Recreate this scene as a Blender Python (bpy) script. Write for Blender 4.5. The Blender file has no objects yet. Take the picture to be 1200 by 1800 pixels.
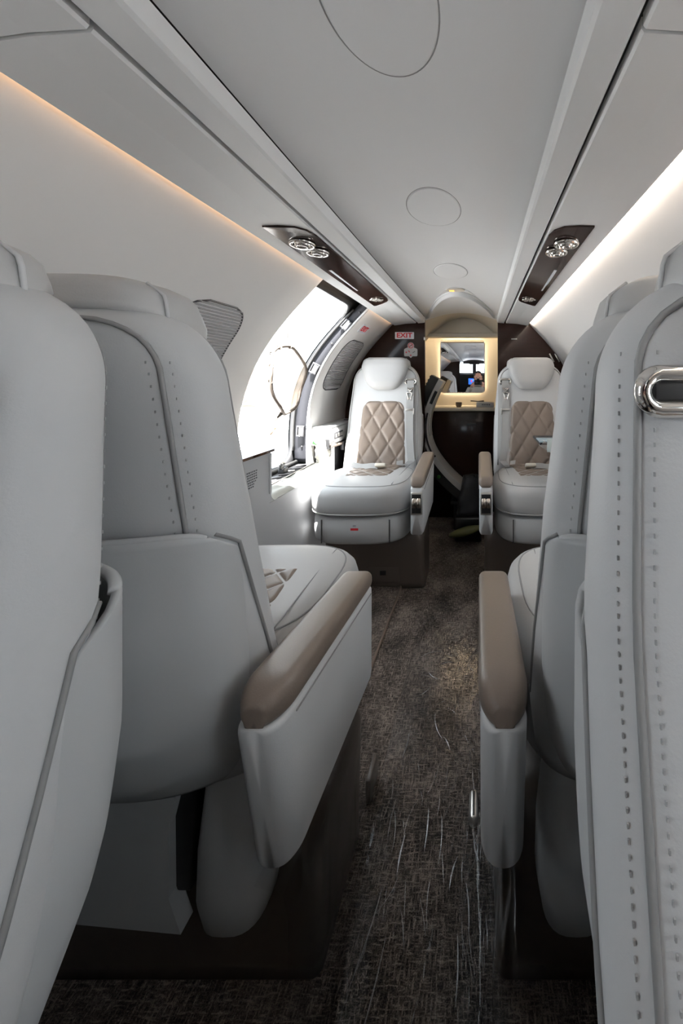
import bpy, bmesh, math, random
import numpy as np
from mathutils import Vector, Matrix, noise
random.seed(7)
PI = math.pi
scene = bpy.context.scene
COL = scene.collection

# ------------------------------------------------------------------ camera
CX, CZ = 0.12, 1.03                      # camera stands between the first pair of seats
F = 650.0                                # focal length in pixels of the 1200x1800 frame
cam_d = bpy.data.cameras.new('camera'); cam = bpy.data.objects.new('camera', cam_d)
COL.objects.link(cam); scene.camera = cam
cam.location = (CX, 0, CZ); cam.rotation_euler = (PI/2, 0, 0)
cam_d.sensor_fit = 'HORIZONTAL'; cam_d.sensor_width = 24.0
cam_d.lens = F/1200*24.0
cam_d.shift_x = -(842-600)/1200; cam_d.shift_y = -(900-668)/1200
cam_d.clip_start = 0.01; cam_d.clip_end = 100

# ------------------------------------------------------------------ world, light, exposure
scene.view_settings.view_transform = 'Standard'
scene.view_settings.look = 'None'
scene.view_settings.gamma = 1.0
scene.view_settings.exposure = 0.25
scene.view_settings.use_curve_mapping = False
w = bpy.data.worlds.new('sky'); scene.world = w; w.use_nodes = True
bg = w.node_tree.nodes['Background']
bg.inputs[0].default_value = (0.83, 0.925, 1.0, 1); bg.inputs[1].default_value = 5.5
sd = bpy.data.lights.new('sun', 'SUN'); sd.energy = 105.0; sd.angle = 0.02; sd.color = (1.0, 0.975, 0.94)
sun = bpy.data.objects.new('sun', sd); COL.objects.link(sun); sun.rotation_euler = (0.30, 0, 0)
scene.cycles.max_bounces = 10; scene.cycles.diffuse_bounces = 6
scene.cycles.transparent_max_bounces = 12
scene.cycles.sample_clamp_indirect = 6.0
scene.cycles.use_denoising = True
scene.cycles.caustics_reflective = False; scene.cycles.caustics_refractive = False

def portal(name, loc, rot, sx, sy):      # guides the sampling of the sky through an opening
    d = bpy.data.lights.new(name, 'AREA'); d.shape = 'RECTANGLE'; d.size = sx; d.size_y = sy
    d.cycles.is_portal = True
    o = bpy.data.objects.new(name, d); COL.objects.link(o); o.location = loc; o.rotation_euler = rot
portal('exit_portal', (-0.80, 1.65, 1.0), (0, -PI/2, 0), 0.95, 0.66)
portal('window_portal', (0.86, -0.15, 1.08), (0, PI/2, 0), 0.40, 0.40)
portal('window_portal', (-0.86, -0.15, 1.08), (0, -PI/2, 0), 0.40, 0.40)
portal('window_portal', (0.86, 1.04, 1.08), (0, PI/2, 0), 0.40, 0.32)
portal('windshield_portal', (0, -2.46, 1.27), (PI/2, 0, 0), 1.3, 0.32)

# ------------------------------------------------------------------ materials
MATS = {}
def mat(name, col, rough=0.5, metal=0.0, coat=0.0, bump=0.0, bscale=300.0, spec=0.5, var=0.0, vscale=8.0, emit=None, estr=0.0, trans=0.0, ior=1.45):
    m = bpy.data.materials.new(name); m.use_nodes = True
    nt = m.node_tree; b = nt.nodes['Principled BSDF']
    b.inputs['Base Color'].default_value = (*col, 1)
    b.inputs['Roughness'].default_value = rough
    b.inputs['Metallic'].default_value = metal
    b.inputs['Coat Weight'].default_value = coat
    b.inputs['Coat Roughness'].default_value = 0.04
    b.inputs['Specular IOR Level'].default_value = spec
    b.inputs['Transmission Weight'].default_value = trans
    b.inputs['IOR'].default_value = ior
    if emit:
        b.inputs['Emission Color'].default_value = (*emit, 1); b.inputs['Emission Strength'].default_value = estr
    tc = nt.nodes.new('ShaderNodeTexCoord')
    if bump > 0:
        n = nt.nodes.new('ShaderNodeTexNoise'); n.inputs['Scale'].default_value = bscale; n.inputs['Detail'].default_value = 4
        bp = nt.nodes.new('ShaderNodeBump'); bp.inputs['Strength'].default_value = bump; bp.inputs['Distance'].default_value = 0.002
        nt.links.new(tc.outputs['Object'], n.inputs['Vector']); nt.links.new(n.outputs['Fac'], bp.inputs['Height'])
        nt.links.new(bp.outputs['Normal'], b.inputs['Normal'])
    if var > 0:
        n2 = nt.nodes.new('ShaderNodeTexNoise'); n2.inputs['Scale'].default_value = vscale; n2.inputs['Detail'].default_value = 3
        mx = nt.nodes.new('ShaderNodeMix'); mx.data_type = 'RGBA'
        mx.inputs[6].default_value = (*[c*(1-var) for c in col], 1); mx.inputs[7].default_value = (*[min(1, c*(1+var)) for c in col], 1)
        nt.links.new(tc.outputs['Object'], n2.inputs['Vector']); nt.links.new(n2.outputs['Fac'], mx.inputs[0])
        nt.links.new(mx.outputs[2], b.inputs['Base Color'])
    MATS[name] = m
    return m
mat('leather', (0.46, 0.46, 0.458), 0.42, bump=0.12, bscale=420, var=0.02)
mat('leather_side', (0.585, 0.59, 0.595), 0.5, bump=0.10, bscale=420, var=0.02)
mat('shell', (0.50, 0.51, 0.515), 0.48, bump=0.05, bscale=500)
mat('taupe', (0.195, 0.155, 0.127), 0.40, bump=0.12, bscale=420, var=0.04)
mat('taupe_thread', (0.17, 0.125, 0.10), 0.6)
mat('grey_thread', (0.36, 0.36, 0.36), 0.7)
mat('seam', (0.27, 0.27, 0.27), 0.6)
mat('plinth', (0.115, 0.092, 0.078), 0.35, coat=0.25, var=0.05)
mat('lining', (0.80, 0.795, 0.785), 0.55, bump=0.03, bscale=500)
mat('ceiling_lining', (0.82, 0.825, 0.83), 0.5, bump=0.03, bscale=500)
mat('beam', (0.76, 0.765, 0.765), 0.45)
mat('lower_lining', (0.55, 0.56, 0.58), 0.5, bump=0.05, bscale=500)
mat('groove', (0.05, 0.05, 0.05), 0.8)
mat('black', (0.012, 0.012, 0.013), 0.5)
mat('rubber', (0.02, 0.02, 0.02), 0.6)
mat('charcoal', (0.03, 0.03, 0.033), 0.5)
mat('jamb', (0.018, 0.0185, 0.022), 0.6, spec=0.2)
mat('ledge_dimmed', (0.38, 0.38, 0.375), 0.4)  # white plastic, colour darkened to offset strong daylight by the exit
mat('chrome', (0.80, 0.77, 0.73), 0.08, metal=1.0)
mat('nickel', (0.52, 0.46, 0.40), 0.26, metal=1.0)
mat('brushed', (0.60, 0.58, 0.55), 0.35, metal=1.0)
mat('belt', (0.34, 0.34, 0.335), 0.6, bump=0.2, bscale=700)
mat('white_plastic', (0.48, 0.48, 0.475), 0.4)
mat('sign_white', (0.84, 0.88, 0.93), 0.4)
mat('red', (0.55, 0.02, 0.03), 0.5)
mat('print', (0.06, 0.065, 0.075), 0.6)
mat('cream', (0.70, 0.65, 0.56), 0.5)
mat('mirror', (0.93, 0.94, 0.95), 0.0, metal=1.0)
mat('lens', (0.9, 0.9, 0.9), 0.05, coat=0.5, spec=0.8)
mat('primer', (0.10, 0.12, 0.06), 0.7)
mat('foam', (0.26, 0.253, 0.222), 0.6, bump=0.6, bscale=30, var=0.15, vscale=14)
mat('fabric_backlit', (0.085, 0.068, 0.055), 0.7, bump=0.5, bscale=35)  # white fabric coloured dark brown, backlit shade put into the tone
mat('rope', (0.30, 0.16, 0.08), 0.7)
mat('pleat', (0.40, 0.40, 0.41), 0.7)
mat('paper', (0.66, 0.74, 0.72), 0.6)
mat('blue_grey', (0.30, 0.40, 0.45), 0.4)
mat('concrete', (0.60, 0.60, 0.60), 0.9, var=0.1)
mat('led_warm', (1, 0.8, 0.6), 0.5, emit=(1.0, 0.62, 0.36), estr=3.2)
mat('led_white', (1, 0.9, 0.8), 0.5, emit=(1.0, 0.84, 0.70), estr=30.0)
mat('led_vanity', (1, 0.9, 0.7), 0.5, emit=(1.0, 0.80, 0.55), estr=17.0)
mat('amber', (1, 0.6, 0.2), 0.5, emit=(1.0, 0.50, 0.10), estr=1.2)
mat('screen', (0.01, 0.02, 0.05), 0.2, emit=(0.03, 0.14, 0.75), estr=1.6)
mat('screen_cyan', (0.05, 0.2, 0.3), 0.2, emit=(0.15, 0.50, 0.85), estr=1.6)
mat('screen_red', (0.3, 0.02, 0.02), 0.2, emit=(0.75, 0.08, 0.12), estr=1.2)
mat('skin', (0.52, 0.27, 0.19), 0.5, var=0.05)
mat('hair', (0.02, 0.014, 0.01), 0.6)
mat('shirt', (0.42, 0.39, 0.35), 0.85, bump=0.3, bscale=60)
mat('trousers', (0.06, 0.065, 0.08), 0.85)
mat('green_bag', (0.10, 0.10, 0.035), 0.6)
mat('green_tag', (0.03, 0.16, 0.03), 0.6)

def wood_mat():
    m = mat('lacquer', (0.016, 0.008, 0.006), 0.12, coat=0.08, spec=0.17); nt = m.node_tree; b = nt.nodes['Principled BSDF']
    tc = nt.nodes.new('ShaderNodeTexCoord'); mp = nt.nodes.new('ShaderNodeMapping'); mp.inputs['Scale'].default_value = (3, 3, 40)
    n = nt.nodes.new('ShaderNodeTexNoise'); n.inputs['Scale'].default_value = 3; n.inputs['Detail'].default_value = 6
    r = nt.nodes.new('ShaderNodeValToRGB'); r.color_ramp.elements[0].color = (0.011, 0.006, 0.005, 1); r.color_ramp.elements[1].color = (0.026, 0.013, 0.010, 1)
    nt.links.new(tc.outputs['Object'], mp.inputs[0]); nt.links.new(mp.outputs[0], n.inputs['Vector']); nt.links.new(n.outputs['Fac'], r.inputs[0]); nt.links.new(r.outputs[0], b.inputs['Base Color'])
    m2 = mat('burl', (0.10, 0.05, 0.03), 0.08, coat=1.0); nt = m2.node_tree; b = nt.nodes['Principled BSDF']
    tc = nt.nodes.new('ShaderNodeTexCoord'); n = nt.nodes.new('ShaderNodeTexWave'); n.inputs['Scale'].default_value = 4; n.inputs['Distortion'].default_value = 9; n.inputs['Detail'].default_value = 4
    r = nt.nodes.new('ShaderNodeValToRGB'); r.color_ramp.elements[0].color = (0.05, 0.022, 0.012, 1); r.color_ramp.elements[1].color = (0.17, 0.085, 0.045, 1)
    nt.links.new(tc.outputs['Object'], n.inputs['Vector']); nt.links.new(n.outputs['Fac'], r.inputs[0]); nt.links.new(r.outputs[0], b.inputs['Base Color'])
wood_mat()

def carpet_mat(name, k=1.0):
    m = mat(name, (0.09, 0.075, 0.065), 0.95, spec=0.15); nt = m.node_tree; b = nt.nodes['Principled BSDF']; L = nt.links.new
    tc = nt.nodes.new('ShaderNodeTexCoord')
    def streak(scale, det):
        mp = nt.nodes.new('ShaderNodeMapping'); mp.inputs['Scale'].default_value = scale
        n = nt.nodes.new('ShaderNodeTexNoise'); n.inputs['Scale'].default_value = 1.0; n.inputs['Detail'].default_value = det; n.inputs['Roughness'].default_value = 0.6
        L(tc.outputs['Object'], mp.inputs[0]); L(mp.outputs[0], n.inputs['Vector']); return n.outputs['Fac']
    def math_(op, a, c):
        n = nt.nodes.new('ShaderNodeMath'); n.operation = op
        for i, v in enumerate((a, c)):
            if isinstance(v, (int, float)): n.inputs[i].default_value = v
            else: L(v, n.inputs[i])
        return n.outputs[0]
    h = streak((45, 260, 1), 2); v = streak((240, 45, 1), 2); big = streak((7, 5, 1), 2); fine = streak((480, 480, 1), 2)
    s = math_('ADD', math_('MULTIPLY', math_('MAXIMUM', h, v), 1.0), math_('MULTIPLY', math_('SUBTRACT', big, 0.5), 0.45))
    s = math_('ADD', s, math_('MULTIPLY', math_('SUBTRACT', fine, 0.5), 0.55))
    r = nt.nodes.new('ShaderNodeValToRGB')
    for e, (p, c) in zip((r.color_ramp.elements[0], r.color_ramp.elements[1]), ((0.40, (0.030, 0.026, 0.023)), (0.70, (0.30, 0.25, 0.215)))):
        e.position = p; e.color = (*[q*k for q in c], 1)
    e = r.color_ramp.elements.new(0.56); e.color = (*[q*k for q in (0.125, 0.103, 0.089)], 1)
    L(s, r.inputs[0]); L(r.outputs[0], b.inputs['Base Color'])
    bp = nt.nodes.new('ShaderNodeBump'); bp.inputs['Strength'].default_value = 0.6; bp.inputs['Distance'].default_value = 0.004
    L(s, bp.inputs['Height']); L(bp.outputs['Normal'], b.inputs['Normal'])
carpet_mat('carpet'); carpet_mat('mat_carpet', 1.15)

def film_mat():
    m = bpy.data.materials.new('film'); m.use_nodes = True; nt = m.node_tree; nt.nodes.clear(); L = nt.links.new
    out = nt.nodes.new('ShaderNodeOutputMaterial'); tr = nt.nodes.new('ShaderNodeBsdfTransparent'); gl = nt.nodes.new('ShaderNodeBsdfGlossy')
    gl.inputs['Roughness'].default_value = 0.06; tr.inputs[0].default_value = (0.93, 0.93, 0.935, 1)
    fr = nt.nodes.new('ShaderNodeFresnel'); fr.inputs['IOR'].default_value = 1.42
    tc = nt.nodes.new('ShaderNodeTexCoord'); n = nt.nodes.new('ShaderNodeTexNoise'); n.inputs['Scale'].default_value = 28; n.inputs['Detail'].default_value = 4; n.inputs['Distortion'].default_value = 1.2
    bp = nt.nodes.new('ShaderNodeBump'); bp.inputs['Strength'].default_value = 0.10; bp.inputs['Distance'].default_value = 0.01
    mx = nt.nodes.new('ShaderNodeMixShader')
    L(tc.outputs['Object'], n.inputs['Vector']); L(n.outputs['Fac'], bp.inputs['Height'])
    L(bp.outputs['Normal'], gl.inputs['Normal']); L(bp.outputs['Normal'], fr.inputs['Normal'])
    hf = nt.nodes.new('ShaderNodeMath'); hf.operation = 'MULTIPLY'; hf.inputs[1].default_value = 0.08; L(fr.outputs[0], hf.inputs[0])
    L(hf.outputs[0], mx.inputs[0]); L(tr.outputs[0], mx.inputs[1]); L(gl.outputs[0], mx.inputs[2]); L(mx.outputs[0], out.inputs[0])
    MATS['film'] = m
    md_ = m.copy(); md_.name = 'film_drape'; MATS['film_drape'] = md_
    for q in md_.node_tree.nodes:
        if q.type == 'MATH': q.inputs[1].default_value = 0.7
    m = m.copy(); m.name = 'crease'; MATS['crease'] = m
    for q in m.node_tree.nodes:
        if q.type == 'MATH': q.operation = 'MULTIPLY_ADD'; q.inputs[1].default_value = 0.6; q.inputs[2].default_value = 0.18
        if q.type == 'BSDF_GLOSSY': q.inputs['Roughness'].default_value = 0.16
    m = bpy.data.materials.new('sheer'); m.use_nodes = True; nt = m.node_tree; nt.nodes.clear(); L = nt.links.new
    out = nt.nodes.new('ShaderNodeOutputMaterial'); tr = nt.nodes.new('ShaderNodeBsdfTransparent'); p = nt.nodes.new('ShaderNodeBsdfTranslucent'); df = nt.nodes.new('ShaderNodeBsdfDiffuse')
    for q in (p, df): q.inputs[0].default_value = (0.20, 0.165, 0.13, 1)  # sheer fabric darkened too for its backlit look
    a = nt.nodes.new('ShaderNodeMixShader'); a.inputs[0].default_value = 0.4; c = nt.nodes.new('ShaderNodeMixShader'); c.inputs[0].default_value = 0.7
    L(p.outputs[0], a.inputs[1]); L(df.outputs[0], a.inputs[2]); L(tr.outputs[0], c.inputs[1]); L(a.outputs[0], c.inputs[2]); L(c.outputs[0], out.inputs[0])
    MATS['sheer'] = m
film_mat()

# ------------------------------------------------------------------ helpers
class MB:
    """collects shapes; build() links them as ONE mesh object"""
    def __init__(s): s.v = []; s.f = []; s.sm = []
    def add(s, v, f, smooth=True):
        o = len(s.v); s.v += [tuple(p) for p in v]; s.f += [tuple(i+o for i in q) for q in f]; s.sm += [smooth]*len(f); return s
    def box(s, c, d, r=0.0, rot=None, seg=2):
        bm = bmesh.new(); bmesh.ops.create_cube(bm, size=1)
        for v in bm.verts: v.co = Vector((v.co.x*d[0], v.co.y*d[1], v.co.z*d[2]))
        if r > 0: bmesh.ops.bevel(bm, geom=list(bm.edges), offset=min(r, min(d)*0.49), segments=seg, profile=0.5, affect='EDGES')
        M = Matrix.Translation(c) @ (rot.to_4x4() if rot else Matrix.Identity(4))
        vs = [M @ v.co for v in bm.verts]; bm.verts.index_update(); fs = [[v.index for v in f.verts] for f in bm.faces]; bm.free()
        return s.add(vs, fs, r > 0)
    def loft(s, rings, closed=True, cap0=True, cap1=True, smooth=True):
        n = len(rings[0]); v = [p for r in rings for p in r]; f = []
        for i in range(len(rings)-1):
            for j in range(n if closed else n-1):
                k = (j+1) % n; f.append((i*n+j, i*n+k, (i+1)*n+k, (i+1)*n+j))
        if closed and cap0: v.append(tuple(np.mean(np.array(rings[0]), 0))); f += [(len(v)-1, (j+1) % n, j) for j in range(n)]
        if closed and cap1: v.append(tuple(np.mean(np.array(rings[-1]), 0))); o = (len(rings)-1)*n; f += [(len(v)-1, o+j, o+(j+1) % n) for j in range(n)]
        return s.add(v, f, smooth)
    def tube(s, pts, r, n=8, closed=False, cap=True):
        pts = [Vector(p) for p in pts]; m = len(pts); rings = []; up = None
        for i, p in enumerate(pts):
            if closed: t = pts[(i+1) % m]-pts[i-1]
            else: t = pts[min(i+1, m-1)]-pts[max(i-1, 0)]
            t.normalize()
            if up is None: up = t.orthogonal().normalized()
            up = (up - t*up.dot(t)); up = up.normalized() if up.length > 1e-6 else t.orthogonal().normalized()
            b = t.cross(up); rr = r[i] if isinstance(r, (list, tuple)) else r
            rings.append([tuple(p+(up*math.cos(a)+b*math.sin(a))*rr) for a in [2*PI*k/n for k in range(n)]])
        if closed: rings.append(rings[0]); return s.loft(rings, True, False, False)
        return s.loft(rings, True, cap, cap)
    def ribbon(s, pts, nrm, wid, th):
        """flat strap: pts centreline, wid = width vectors, nrm = normals"""
        rings = []
        for i, p in enumerate(pts):
            p = Vector(p); n = Vector(nrm[i] if isinstance(nrm, list) else nrm).normalized()*th/2; wv = Vector(wid[i] if isinstance(wid, list) else wid)/2
            rings.append([tuple(p+wv+n), tuple(p-wv+n), tuple(p-wv-n), tuple(p+wv-n)])
        return s.loft(rings, True, True, True, smooth=False)
    def prism(s, pts, vec, smooth=False):
        n = len(pts); v = [tuple(p) for p in pts]+[tuple(Vector(p)+Vector(vec)) for p in pts]
        f = [tuple(range(n-1, -1, -1)), tuple(range(n, 2*n))]+[(i, (i+1) % n, n+(i+1) % n, n+i) for i in range(n)]
        return s.add(v, f, smooth)
    def grid(s, fn, nu, nv, smooth=True):
        v = [fn(i/nu, j/nv) for j in range(nv+1) for i in range(nu+1)]
        f = [(j*(nu+1)+i, j*(nu+1)+i+1, (j+1)*(nu+1)+i+1, (j+1)*(nu+1)+i) for j in range(nv) for i in range(nu)]
        return s.add(v, f, smooth)
    def lathe(s, prof, M=Matrix.Identity(4), n=24):
        rings = [[tuple(M @ Vector((r*math.cos(2*PI*k/n), r*math.sin(2*PI*k/n), z))) for k in range(n)] for r, z in prof]
        return s.loft(rings, True, prof[0][0] > 1e-5, prof[-1][0] > 1e-5)
    def mesh(s, name, m, flip=False):
        me = bpy.data.meshes.new(name); me.from_pydata(s.v, [], s.f); me.materials.append(MATS[m])
        me.polygons.foreach_set('use_smooth', s.sm); me.update()
        bm = bmesh.new(); bm.from_mesh(me); bmesh.ops.recalc_face_normals(bm, faces=bm.faces); bm.to_mesh(me); bm.free()
        return me
    def build(s, name, m, parent=None, loc=None):
        o = bpy.data.objects.new(name, s.mesh(name, m)); COL.objects.link(o)
        if parent: o.parent = parent
        if loc: o.location = loc
        return o
def edge_split(o, ang=35):
    md = o.modifiers.new('sharp', 'EDGE_SPLIT'); md.split_angle = math.radians(ang); return o
def solid(o, t, off=-1):
    md = o.modifiers.new('thick', 'SOLIDIFY'); md.thickness = t; md.offset = off; return o
def thing(name, label, cat, loc=(0, 0, 0), rotz=0, group=None):
    o = bpy.data.objects.new(name, None); COL.objects.link(o); o.location = loc; o.rotation_euler = (0, 0, rotz)
    o.empty_display_size = 0.1
    return tag(o, label, cat, group)
def tag(o, label, cat, group=None):
    o['label'] = label; o['category'] = cat
    if group: o['group'] = group
    return o
def struct(o): o['kind'] = 'structure'; return o
def stuff(o): o['kind'] = 'stuff'; return o
def text_mesh(name, txt, size, m, parent, M, depth=0.0006, bold=0.0):
    cu = bpy.data.curves.new(name, 'FONT'); cu.body = txt; cu.size = size; cu.extrude = depth; cu.align_x = 'CENTER'; cu.align_y = 'CENTER'; cu.offset = bold
    t = bpy.data.objects.new('tmp', cu); COL.objects.link(t); bpy.context.view_layer.update()
    me = bpy.data.meshes.new_from_object(t.evaluated_get(bpy.context.evaluated_depsgraph_get())); bpy.data.objects.remove(t)
    me.materials.clear(); me.materials.append(MATS[m]); me.transform(M); me.name = name
    o = bpy.data.objects.new(name, me); COL.objects.link(o)
    if parent: o.parent = parent
    return o
def lerp(a, b, t): return a+(b-a)*t
def interp(x, xs, ys): return float(np.interp(x, xs, ys))
def frame(o, x, y):                       # matrix from origin and two in-plane axes
    x = Vector(x).normalized(); y = Vector(y).normalized(); z = x.cross(y).normalized(); y = z.cross(x)
    M = Matrix((x, y, z)).transposed().to_4x4(); M.translation = Vector(o); return M
def facing_front(x, y, z): return frame((x, y, z), (1, 0, 0), (0, 0, 1))   # text plane that faces -Y

# ------------------------------------------------------------------ cabin cross-section
SZ = [0.0, 0.3, 0.6, 0.797, 0.92, 1.047, 1.19, 1.30, 1.39, 1.44, 1.47]
SX = [0.66, 0.76, 0.78, 0.777, 0.763, 0.725, 0.644, 0.557, 0.470, 0.428, 0.40]
_co = np.polyfit(SZ, SX, 6)
def wx(z): return float(np.polyval(_co, z))            # half-width of the lining at height z
Y0, Y1 = -2.4, 2.5                                      # cockpit bulkhead, aft partition
YW0, YW1, ZW0, ZW1 = -0.33, 0.03, 0.90, 1.26; YV0, YV1 = 0.90, 1.18            # open-shaded cabin window by each near seat, YV by the second right seat            
XE0, XE1 = 1.36, 1.935                                  # open emergency exit (left side)

def skin(side, holes):                     # one lining sheet, openings left out: holes = (y0, y1, z0, z1)
    yb = sorted({Y0, Y1} | {h[0] for h in holes} | {h[1] for h in holes}); ys = []
    for p, q in zip(yb, yb[1:]):
        k = max(1, round((q-p)/0.15)); ys += [lerp(p, q, i/k) for i in range(k)]
    ys.append(Y1); zs = [0.015*i for i in range(99)]; n = len(zs)
    m = MB(); v = [(side*wx(z), y, z) for y in ys for z in zs]; f = []
    for i in range(len(ys)-1):
        for j in range(n-1):
            yc, zc = (ys[i]+ys[i+1])/2, (zs[j]+zs[j+1])/2
            if any(h[0] < yc < h[1] and h[2] < zc < h[3] for h in holes): continue
            f.append((i*n+j, i*n+j+1, (i+1)*n+j+1, (i+1)*n+j))
    return m.add(v, f)
# floor
m = MB(); m.box((0, 0.35, -0.02), (1.7, 5.7, 0.04)); struct(m.build('floor', 'carpet'))
# side linings
struct(solid(skin(-1, [(XE0, XE1, 0.57, 1.5), (YW0, YW1, ZW0, ZW1)]).build('wall_left', 'lining'), 0.012, 0))
struct(solid(skin(1, [(YW0, YW1, ZW0, ZW1), (YV0, YV1, ZW0, ZW1)]).build('wall_right', 'lining'), 0.012, 0))
# outer fuselage shell
prof = []
zs_h = [-0.08, -0.04]+list(np.linspace(0.0, 1.42, 30))
def hx(z): return wx(max(z, 0))+0.115
HP = [(-0.3, -0.10)]+[(-hx(z), z) for z in zs_h]+[(-0.42, 1.53), (-0.25, 1.60), (0, 1.63), (0.25, 1.60), (0.42, 1.53)]+[(hx(z), z) for z in reversed(zs_h)]+[(0.3, -0.10)]
ysh = [-2.7, -2.45, YW0-0.02, YW1+0.02, 0.5, YV0-0.02, YV1+0.02, XE0-0.01, XE1+0.03, 2.6, 3.4]
m = MB(); rings = [[(x, y, z) for x, z in HP] for y in ysh]; n = len(HP)
v = [p for r in rings for p in r]; f = []
for i in range(len(ysh)-1):
    for j in range(n):
        k = (j+1) % n; zc = (HP[j][1]+HP[k][1])/2; xc = HP[j][0]
        if ysh[i] == XE0-0.01 and xc < -0.4 and 0.60 < zc < 1.43: continue
        if ysh[i] == YW0-0.02 and xc < -0.4 and ZW0-0.02 < zc < ZW1+0.02: continue
        if ysh[i] in (YW0-0.02, YV0-0.02) and xc > 0.4 and ZW0-0.02 < zc < ZW1+0.02: continue
        f.append((i*n+j, i*n+k, (i+1)*n+k, (i+1)*n+j))
f.append(tuple((len(ysh)-1)*n+j for j in range(n)))
m.add(v, f); struct(m.build('wall_outer', 'charcoal'))
# bright apron far below the exit
m = MB(); m.box((0, 0, -1.25), (60, 60, 0.1)); struct(m.build('floor_apron', 'concrete'))

# ceiling: shallow arch between the two beams, a step and a second vault aft
def cz(x): return 1.487-0.55*x*x
def ys_(x): return min(2.44, 1.91+11.5*x*x)
m = MB()
m.grid(lambda u, v: (lerp(-0.245, 0.245, u), lerp(Y0, ys_(lerp(-0.245, 0.245, u)), v), cz(lerp(-0.245, 0.245, u))), 36, 40)
def ceil_aft(u, v):
    x = lerp(-0.245, 0.245, u); y0 = ys_(x); k = 0.22
    if v < k: t = v/k; return (x, y0+0.035*t, cz(x)-0.020*(t*t*(3-2*t)))
    t = (v-k)/(1-k); y = lerp(y0+0.035, 2.535, t)
    return (x, y, cz(x)-0.020+(0.022-0.35*x*x)*math.sin(min(1, t*1.3)*PI/2))
m.grid(ceil_aft, 36, 40)
struct(m.build('ceiling', 'ceiling_lining'))
# lunette riser that carries the small light
light = thing('emergency_light', 'small slim beige ceiling light with an amber lamp lit at one end', 'light', (0.0, 1.862, cz(0)-0.001))
m = MB(); pts = []
for k in range(24):
    a = 2*PI*k/24; c, s_ = math.cos(a), math.sin(a)
    pts.append(((0.030 if c > 0 else -0.030)+0.017*c, 0.024*s_, 0.0))
m.prism(pts, (0, 0, -0.006)); m.build('housing', 'cream', light)
m = MB(); m.box((-0.018, 0.0, -0.0075), (0.024, 0.020, 0.003), 0.001); m.build('lamp', 'amber', light)
m = MB(); m.tube([(x, ys_(x)-0.004, cz(x)-0.002) for x in np.linspace(-0.20, 0.20, 41)], 0.005, 8); struct(m.build('trim_9', 'ceiling_lining'))
m = MB(); m.tube([(x, ys_(x)-0.095+6*x*x, cz(x)) for x in np.linspace(-0.13, 0.13, 31)], 0.0016, 6); struct(m.build('trim_10', 'ceiling_lining'))

# beams, grooves, valances, cove lights
for k, s in ((1, -1), (2, 1)):
    m = MB()
    m.loft([[(s*x, y, z) for x, z in ((0.236, 1.440), (0.238, 1.412), (0.243, 1.408), (0.282, 1.404), (0.286, 1.408), (0.286, 1.440))] for y in (Y0, 2.44)], smooth=False)
    struct(m.build('trim_%d' % k, 'beam'))
    m = MB(); m.box((s*0.290, 0.02, 1.43), (0.012, 4.84, 0.02)); struct(m.build('trim_%d' % (k+2), 'groove'))
    # valance panels, split at the joint, with the outer lip
    yj = 0.395
    m = MB()
    for a, b in ((Y0, yj-0.002), (yj+0.002, 2.43)):
        m.loft([[(s*x, y, z) for x, z in ((0.294, 1.425), (0.294, 1.407), (0.297, 1.403), (0.36, 1.399), (0.436, 1.388), (0.440, 1.391), (0.440, 1.402), (0.38, 1.412))] for y in (a, b)], smooth=False)
    struct(m.build('trim_%d' % (k+4), 'beam'))
    m = MB(); m.box((s*0.4425, 0.02, 1.400), (0.004, 4.8, 0.007))
    struct(m.build('trim_%d' % (k+6), 'led_warm' if s < 0 else 'led_white'))

# ------------------------------------------------------------------ ceiling covers (oval flush discs)
for y, lab in ((0.448, 'large oval flush cover in the ceiling, nearest of the three'), (0.985, 'oval flush cover in the middle of the ceiling'), (1.557, 'faint oval ceiling cover nearest the small amber light')):
    m = MB(); rx, ry = 0.070, 0.108
    rings = []
    for fr, dz in ((0.0001, -0.0022), (0.5, -0.0022), (0.95, -0.0022), (0.985, -0.0016), (1.0, 0.002)):
        rings.append([(rx*fr*math.cos(2*PI*k/64), y+ry*fr*math.sin(2*PI*k/64), cz(rx*fr*math.cos(2*PI*k/64))+dz) for k in range(64)])
    m.loft(rings, True, False, False); o = m.build('ceiling_cover', 'ceiling_lining'); tag(o, lab, 'cover', 'oval ceiling covers')
    m = MB(); m.tube([(rx*1.015*math.cos(2*PI*k/64), y+ry*1.01*math.sin(2*PI*k/64), cz(rx*math.cos(2*PI*k/64))+0.0006) for k in range(64)], 0.0014, 6, closed=True)
    m.build('gap', 'seam', o)

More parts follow.
